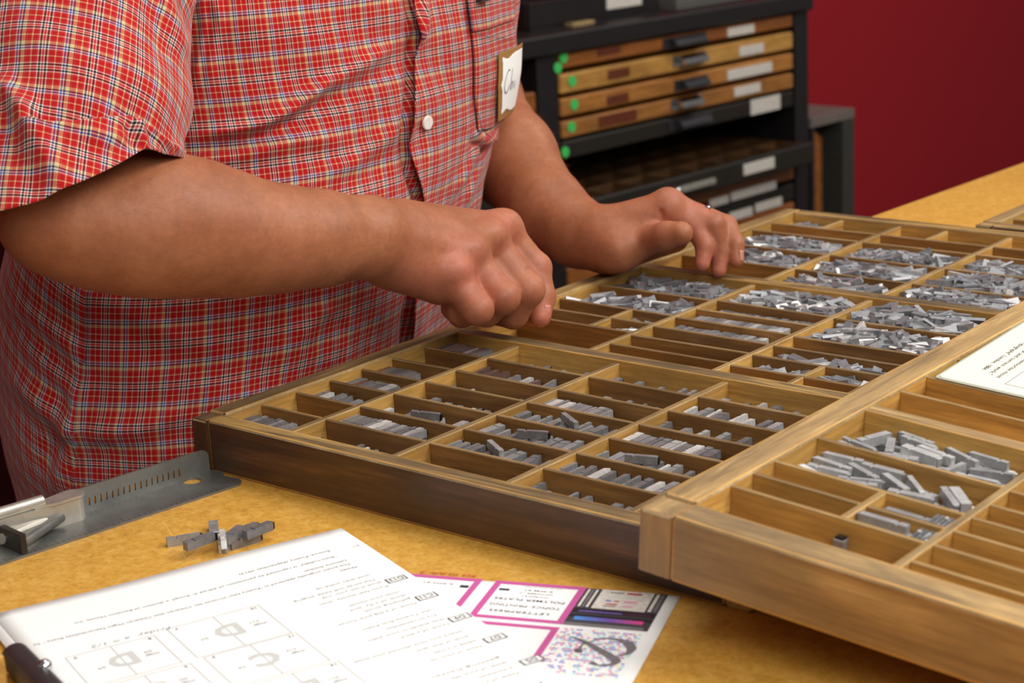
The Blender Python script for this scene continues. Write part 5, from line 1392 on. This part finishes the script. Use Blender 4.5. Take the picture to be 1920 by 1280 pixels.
# ---- sleeves
def sleeve(name, S, E_, r0, r1, hem, folds, steps, nl=300, nt=360, uo=0.0):
    ax = (E_ - S) / np.linalg.norm(E_ - S); L = np.linalg.norm(E_ - S)
    e2 = -FW - ax * (-FW @ ax); e2 /= np.linalg.norm(e2); e1 = np.cross(ax, e2); e1 = e1 if e1 @ RT > 0 else -e1
    th = np.linspace(0, 2 * math.pi, nt, endpoint=False)
    def pt(l, t): return S + np.outer(l, ax) + ((r0 + (r1 - r0) * np.clip(l / L, 0, 1.2)) * np.sqrt(np.clip(1 - (1 - np.minimum(l / 0.075, 1)) ** 2, 0.0004, 1)))[:, None] * (np.outer(np.cos(t), e1) + np.outer(np.sin(t) * 0.92, e2))
    hl = np.zeros(nt)
    for k, t in enumerate(th):
        tf_ = t if t <= math.pi else 2 * math.pi - t
        back = 1.0 if t <= math.pi else 1.0 - 0.34 * math.sin(t - math.pi) ** 0.7
        if hem is None: hl[k] = L * 0.72; continue
        ls = np.linspace(0.2 * L, 1.25 * L, 160); P = project(pt(ls, np.full(160, tf_)))
        hy = np.interp(P[:, 0], [h[0] for h in hem], [h[1] for h in hem]); g = P[:, 1] - hy
        c = np.where((g[:-1] < 0) & (g[1:] >= 0))[0]
        hl[k] = ls[c[0]] + (ls[1] - ls[0]) * (-g[c[0]] / (g[c[0] + 1] - g[c[0]])) if len(c) else L * 0.9
        hl[k] *= back
    hl = np.concatenate([smooth1(np.concatenate([hl[-6:], hl, hl[:6]]), 5)[6:-6]])
    w_ = np.linspace(0, 1, nl); Gs = np.zeros((nl, nt, 3)); Vs = np.zeros((nl, nt)); Us = np.zeros((nl, nt))
    for k, t in enumerate(th):
        l = hl[k] * w_; Gs[:, k] = pt(l, np.full(nl, t)); Us[:, k] = t * (r0 + r1) / 2 - 0.05 * l; Vs[:, k] = l + 0.12 * t * (r0 + r1) / 2
    Gs = Gs[::-1]; Vs = Vs[::-1]; Us = Us[::-1]          # hem first so that the normals point out
    nn = normals(Gs); mid = S + np.outer((Gs.reshape(-1, 3) - S) @ ax, ax).reshape(nl * nt, 3); out = ((Gs.reshape(-1, 3) - mid) * nn.reshape(-1, 3)).sum(1).mean()
    if out < 0: Gs = Gs[:, ::-1]; Vs = Vs[:, ::-1]; Us = Us[:, ::-1]
    Gd, _, _ = displaced(Gs, folds, steps, noise_amp=0.0022)
    return cloth(name, Gd, Us + uo, Vs + 0.006, shirt, PLAID, wrap=True, thick=0.0012)
HEM = [(-140, 425), (0, 391), (80, 370), (150, 344), (210, 315), (250, 292), (268, 281), (300, 285), (330, 291), (357, 299), (420, 312)]
SF = [([(245, 228), (256, 250), (268, 280)], 9, .005, .8),
      ([(20, 190), (50, 230), (90, 300), (120, 350)], 24, .0045, .7),
      ([(-10, 140), (30, 185), (62, 226)], 20, .005, .6),
      ([(300, -20), (330, 40), (352, 110)], 16, .004, .6),
      ([(150, 250), (200, 262), (240, 262)], 12, .0025, .6),
      ([(355, -10), (372, 30), (380, 60)], 10, .003, .6),
      ([(262, 232), (310, 262), (352, 286)], 9, .0045, .7)]
SS = [([(40, 226), (62, 231), (110, 231), (180, 224), (238, 217), (256, 226), (300, 258), (345, 284)], 46, .0075, 30, .0085, 2.2)]
sleeve('sleeve', SR - (ER - SR) * 0.30, ER + RT * 0.004, 0.0870, 0.0890, HEM, SF, SS)
sleeve('sleeve', SL_ - (EL - SL_) * 0.30 + np.array([0.01, -0.01, 0.0]), EL, 0.084, 0.080, None, [], [])
# ------------------------------------------------------------------ the cabinet of type drawers behind
CA = math.radians(4.5)
C_d = np.array([math.sin(CA), math.cos(CA), 0]); C_n = np.array([math.cos(CA), -math.sin(CA), 0])
_r0 = ray(1040, 180); CP = CAM + _r0 * ((-1.02 - CAM[0]) / _r0[0]); CP[2] = 0
def cz(px, py, front=0.0):
    d = ray(px, py); t = ((CP + C_n * front - CAM) @ C_n) / (d @ C_n); P = CAM + d * t
    return float((P - CP) @ C_d), float(P[2])
cab = thing('type_cabinet', (CP[0], CP[1], -TZ), 'tall black cabinet of shallow wooden type drawers against the red wall', 'cabinet', rot=(0, 0, math.pi / 2 - CA))
BLK = plain('black_cabinet_paint', (27, 23, 23), 0.45, 0.15, 20, 0.4)
DARKW = plain('near_black_drawer', (34, 28, 22), 0.5, 0.15, 20, 0.4)
def cwood(name, cols): return wood(name, 'x', cols, (90, 50, 20), 0.4, rough=0.45)
DW = dict(orange=cwood('amber_drawer', [(132, 74, 26), (160, 92, 34), (178, 108, 44)]), yellow=cwood('yellow_drawer', [(176, 122, 52), (202, 148, 70), (214, 164, 86)]), tan=cwood('tan_drawer', [(150, 94, 38), (178, 116, 50), (192, 132, 62)]), dark=DARKW, brown=cwood('brown_drawer', [(120, 66, 22), (148, 84, 30), (164, 98, 38)]), umber=cwood('umber_tray', [(58, 40, 22), (78, 54, 30), (98, 70, 40)]))
GREEN = plain('green_sticker', (64, 190, 92), 0.6, 0.04)
TAG = plain('drawer_label', (206, 198, 188), 0.7, 0.08, 120)
RECESS = plain('dark_label_holder', (98, 44, 22), 0.5, 0.1)
PULL_D = plain('black_drawer_pull', (44, 42, 46), 0.35, 0.1, 60, 0.5)
def cbox(name, x0, x1, y0, y1, z0, z1, m, parent=None, bev=0.002, label=None):
    bm = bmesh.new(); bm_box(bm, (x0, y0, z0 + TZ), (x1, y1, z1 + TZ), bev)
    return mesh_obj(name, from_bm(name, bm, m), parent or cab, label)
sl, _ = cz(1048, 180); sr, _ = cz(1492, 120)
zt_l = cz(1045, 50)[1]; zt_r = cz(1475, 2)[1]; ztop = (zt_l + zt_r) / 2; zrail = (cz(1045, 92)[1] + cz(1475, 33)[1]) / 2
post = 0.052; sL = sl - 0.86
cbox('side_panel', sr, sr + 0.045, 0, 0.50, -TZ, ztop - 0.002, BLK)
cbox('post', sl - post, sl, 0, 0.50, -TZ, zrail, BLK)
cbox('side_panel', sL - 0.045, sL, 0, 0.50, -TZ, zrail, BLK)
cbox('back_panel', sL, sr, 0.48, 0.50, -TZ, ztop - 0.03, BLK)
cbox('top', sL - 0.055, sr + 0.05, -0.012, 0.51, zrail, ztop, BLK, bev=0.004)
cbox('plinth', sL, sr, 0.02, 0.50, -TZ, -TZ + 0.08, BLK)
def avg(a, b): return (cz(*a)[1] + cz(*b)[1]) / 2
def drawer(a, b, c, d, wd, tags=(), dots=(), rec=(), pulls=(), out=0.0):
    z1 = avg(a, b); z0 = avg(c, d)
    o = cbox('drawer', sl + 0.006, sr - 0.008, -out, 0.44, z0, z1, DW[wd], bev=0.003)
    def rect(p, q):
        s0, za = cz(*p, front=out); s1, zb = cz(*q, front=out); return min(s0, s1), max(s0, s1), min(za, zb), max(za, zb)
    for cx, cy, w_, h_ in tags:
        s_, z_ = cz(cx, cy, out); cbox('label_card', s_ - w_ / 2, s_ + w_ / 2, -out - 0.003, -out, z_ - h_ / 2, z_ + h_ / 2, TAG, o, 0.0006, 'pale label card')
    for cx, cy in dots:
        s_, z_ = cz(cx, cy, out); bm = bmesh.new(); bm_cyl(bm, (s_, -out - 0.002, z_ + TZ), (s_, -out + 0.0005, z_ + TZ), 0.0098, n=20); mesh_obj('green_dot', from_bm('green_dot', bm, GREEN), o, 'round green sticker')
    for cx, cy, w_, h_ in rec:
        s_, z_ = cz(cx, cy, out); cbox('label_holder', s_ - w_ / 2, s_ + w_ / 2, -out - 0.002, -out, z_ - h_ / 2, z_ + h_ / 2, RECESS, o, 0.0006)
    for cx, cy, w_, kind in pulls:
        s_, z_ = cz(cx, cy, out)
        m = CHROME if kind == 'bright' else PULL_D
        bm = bmesh.new()
        # a cup pull: half round hood on a plate with two ears
        bm_box(bm, (s_ - w_ / 2, -out - 0.003, z_ + TZ - 0.010), (s_ + w_ / 2, -out, z_ + TZ + 0.010), 0.001)
        n_ = 10; pr = [(-out - 0.022 * math.sin(t), z_ + TZ - 0.006 + 0.016 * math.cos(t)) for t in np.linspace(0, 1.5708, n_)]
        L_ = [bm.verts.new((s_ - w_ * .36, y, z)) for y, z in pr]; R_ = [bm.verts.new((s_ + w_ * .36, y, z)) for y, z in pr]
        for i in range(n_ - 1): bm.faces.new((L_[i], L_[i + 1], R_[i + 1], R_[i]))
        for side in (L_, R_):
            c_ = bm.verts.new((side[0].co.x, -out, z_ + TZ - 0.006))
            for i in range(n_ - 1): bm.faces.new((side[i], side[i + 1], c_))
        mesh_obj('pull', from_bm('pull', bm, m), o, 'bright metal pull' if kind == 'bright' else 'black pull')
    return o
drawer((1052, 95), (1474, 33), (1052, 125), (1474, 57), 'orange', tags=[(1388, 57, .085, .017)], dots=[(1056, 108)], rec=[(1141, 92, .062, .018)], pulls=[(1283, 76, .13, 'dark')])
drawer((1052, 133), (1486, 67), (1052, 172), (1486, 97), 'yellow', tags=[(1408, 93, .078, .019)], dots=[(1072, 152)], rec=[(1160, 137, .06, .016)], pulls=[(1292, 110, .10, 'bright')])
drawer((1052, 182), (1490, 103), (1052, 217), (1490, 132), 'tan', tags=[(1405, 133, .145, .020)], dots=[(1076, 196)], rec=[(1158, 185, .06, .016)], pulls=[(1295, 155, .10, 'dark')])
drawer((1052, 227), (1487, 140), (1052, 260), (1487, 167), 'tan', tags=[(1400, 168, .085, .018)], dots=[(1071, 238)], rec=[(1158, 221, .105, .02)], pulls=[(1285, 191, .09, 'bright')])
drawer((1052, 264), (1490, 173), (1052, 300), (1490, 200), 'dark', tags=[(1434, 196, .098, .030)], dots=[(1059, 285), (1045, 127)], pulls=[(1293, 227, .13, 'dark')])
# a drawer pulled out, its compartments seen from above
OUT = 0.05
dz1 = (cz(1102, 371, OUT)[1] + cz(1496, 279, OUT)[1]) / 2; dz0 = dz1 - 0.042
tray = cbox('drawer', sl + 0.006, sr - 0.008, -OUT, -OUT + 0.016, dz0, dz1, DW['dark'], bev=0.003)
cbox('tray_bottom', sl + 0.008, sr - 0.010, -OUT + 0.016, 0.44, dz0 + 0.004, dz0 + 0.012, DW['umber'], tray, 0)
for k in range(9):
    x = sl + 0.012 + (sr - sl - 0.03) * k / 8
    cbox('tray_divider', x - 0.003, x + 0.003, -OUT + 0.016, 0.44, dz0 + 0.012, dz1 - 0.003, DW['umber'], tray, 0)
for k in range(1, 6):
    y = -OUT + 0.016 + 0.075 * k
    cbox('tray_divider', sl + 0.012, sr - 0.014, y - 0.003, y + 0.003, dz0 + 0.012, dz1 - 0.004, DW['umber'], tray, 0)
for cx, cy, w_, h_ in ((1422, 313, .10, .020),):
    s_, z_ = cz(cx, cy, OUT); cbox('label_card', s_ - w_ / 2, s_ + w_ / 2, -OUT - 0.003, -OUT, dz0 + 0.012, dz0 + 0.034, TAG, tray, 0.0006, 'pale label card')
s_, z_ = cz(1300, 345, OUT)
bm = bmesh.new(); bm_box(bm, (s_ - 0.055, -OUT - 0.012, dz0 + TZ + 0.014), (s_ + 0.055, -OUT - 0.004, dz0 + TZ + 0.026), 0.002, 2); mesh_obj('pull', from_bm('pull', bm, STEEL_BRIGHT), tray, 'long bright steel pull')
bm = bmesh.new(); bmesh.ops.create_uvsphere(bm, u_segments=16, v_segments=10, radius=0.011, matrix=Matrix.Translation((s_ - 0.062, -OUT - 0.010, dz0 + TZ + 0.018))); mesh_obj('knob', from_bm('knob', bm, CHROME, True), tray, 'bright metal knob')
e1 = drawer((1100, 395), (1497, 322), (1100, 425), (1497, 350), 'brown', tags=[(1412, 357, .15, .018), (1347, 377, .06, .016)])
e2 = drawer((1100, 435), (1497, 359), (1100, 470), (1497, 388), 'dark', tags=[(1440, 383, .09, .018), (1388, 401, .075, .018)])
zlow = avg((1100, 475), (1497, 393))
for k in range(6):
    cbox('drawer', sl + 0.006, sr - 0.008, 0, 0.44, zlow - 0.075 * (k + 1) + 0.012, zlow - 0.075 * k, DW[['brown', 'orange', 'dark', 'tan', 'brown', 'dark'][k]], bev=0.003)
# the bay to the left
zb1 = avg((962, 178), (1026, 172)); zb0 = avg((962, 222), (1026, 212))
cbox('drawer', sL + 0.008, sl - post - 0.006, 0, 0.44, zb0, zb1, DW['orange'], bev=0.003)
for k, wd in enumerate(('dark', 'dark', 'brown', 'dark', 'dark', 'brown', 'dark')):
    cbox('drawer', sL + 0.008, sl - post - 0.006, 0.02, 0.44, zb0 - 0.085 * (k + 1), zb0 - 0.085 * k - 0.02, DW[wd], bev=0.003)
# things standing on the cabinet top
def on_top(name, label, cat, px, py, sx, sy, sz, m, depth=0.10, parts=None):
    s_, _ = cz(px, py, -depth)
    t = thing(name, tuple(CP + C_d * s_ - C_n * depth + np.array([0, 0, ztop])), label, cat, rot=(0, 0, math.pi / 2 - CA))
    bm = bmesh.new(); bm_box(bm, (-sx / 2, 0, 0.0), (sx / 2, sy, 0.006)); mesh_obj('base', from_bm('base', bm, m), t)
    for lo, hi in (((-sx / 2, 0, 0.006), (sx / 2, 0.010, sz)), ((-sx / 2, sy - 0.010, 0.006), (sx / 2, sy, sz)), ((-sx / 2, 0.010, 0.006), (-sx / 2 + 0.010, sy - 0.010, sz)), ((sx / 2 - 0.010, 0.010, 0.006), (sx / 2, sy - 0.010, sz))):
        bm = bmesh.new(); bm_box(bm, lo, hi, 0.001); mesh_obj('side', from_bm('side', bm, m), t)
    return t
tr = on_top('tray', 'black tray with a white label on top of the drawer cabinet', 'tray', 1120, 30, 0.36, 0.3, 0.05, BLK, 0.06)
bm = bmesh.new(); bm_box(bm, (0.025, -0.003, 0.018), (0.125, 0.0, 0.046), 0.001); mesh_obj('label_card', from_bm('label_card', bm, TAG), tr, 'white label card')
tr2 = on_top('tray', 'grey metal tray at the right end of the cabinet top', 'tray', 1335, 10, 0.22, 0.3, 0.03, plain('grey_tray', (92, 90, 86), 0.5, 0.1), 0.05)
s_, _ = cz(1095, 40, -0.03)
ch = thing('wood_scrap', tuple(CP + C_d * s_ - C_n * 0.03 + np.array([0, 0, ztop])), 'small tan wood scrap on the front edge of the cabinet top', 'wood piece', rot=(0, 0, math.pi / 2 - CA))
bm = bmesh.new(); bm_box(bm, (-0.03, 0, 0), (0.03, 0.02, 0.008), 0.001); mesh_obj('piece', from_bm('piece', bm, WD['edge_x']), ch)
# low rack of upright boards beside it
ra_, rz_ = cz(1521, 222, -0.12); rb_, _ = cz(1602, 225, -0.12)
rack = thing('galley_rack', tuple(CP + C_d * ra_ - C_n * 0.12 + np.array([0, 0, -TZ])), 'low dark rack holding upright brown boards, between the cabinet and the red wall', 'rack', rot=(0, 0, math.pi / 2 - CA))
wR = rb_ - ra_; hR = rz_ + TZ
GREYTOP = plain('grey_rack_top', (112, 100, 94), 0.6, 0.1)
for nm, lo, hi, m in (('rack_top', (0, 0, hR - 0.022), (wR, 0.25, hR), GREYTOP), ('rack_side', (0, 0, 0), (0.012, 0.25, hR - 0.022), BLK), ('rack_side', (wR - 0.045, 0, 0), (wR, 0.25, hR - 0.022), plain('dark_grey_side', (58, 56, 50), 0.6, 0.1)), ('rack_back', (0.012, 0.235, 0), (wR - 0.045, 0.25, hR - 0.022), BLK), ('rack_floor', (0.012, 0, 0.0), (wR - 0.045, 0.235, 0.03), BLK)):
    bm = bmesh.new(); bm_box(bm, lo, hi, 0.001); mesh_obj(nm, from_bm(nm, bm, m), rack)
for k, (x, w_) in enumerate(((0.018, 0.016), (0.044, 0.013), (0.068, 0.016))):
    bm = bmesh.new(); bm_box(bm, (x, 0.01 + 0.01 * k, 0.031), (x + w_, 0.22, hR - 0.035 - 0.01 * k), 0.001)
    o = mesh_obj('upright_board', from_bm('upright_board', bm, [DW['brown'], DW['orange']][k % 2]), None)
    o.location = rack.location; o.rotation_euler = rack.rotation_euler
    put(o, ['amber board standing at the left in the low dark rack', 'brown board standing in the middle of the low dark rack', 'amber board standing at the right in the low dark rack'][k], 'board')
# ------------------------------------------------------------------ lift the whole set to bench height
for o in list(COL.objects):
    if o.parent is None and o.type not in ('CAMERA', 'LIGHT'):
        o.location.z += TZ
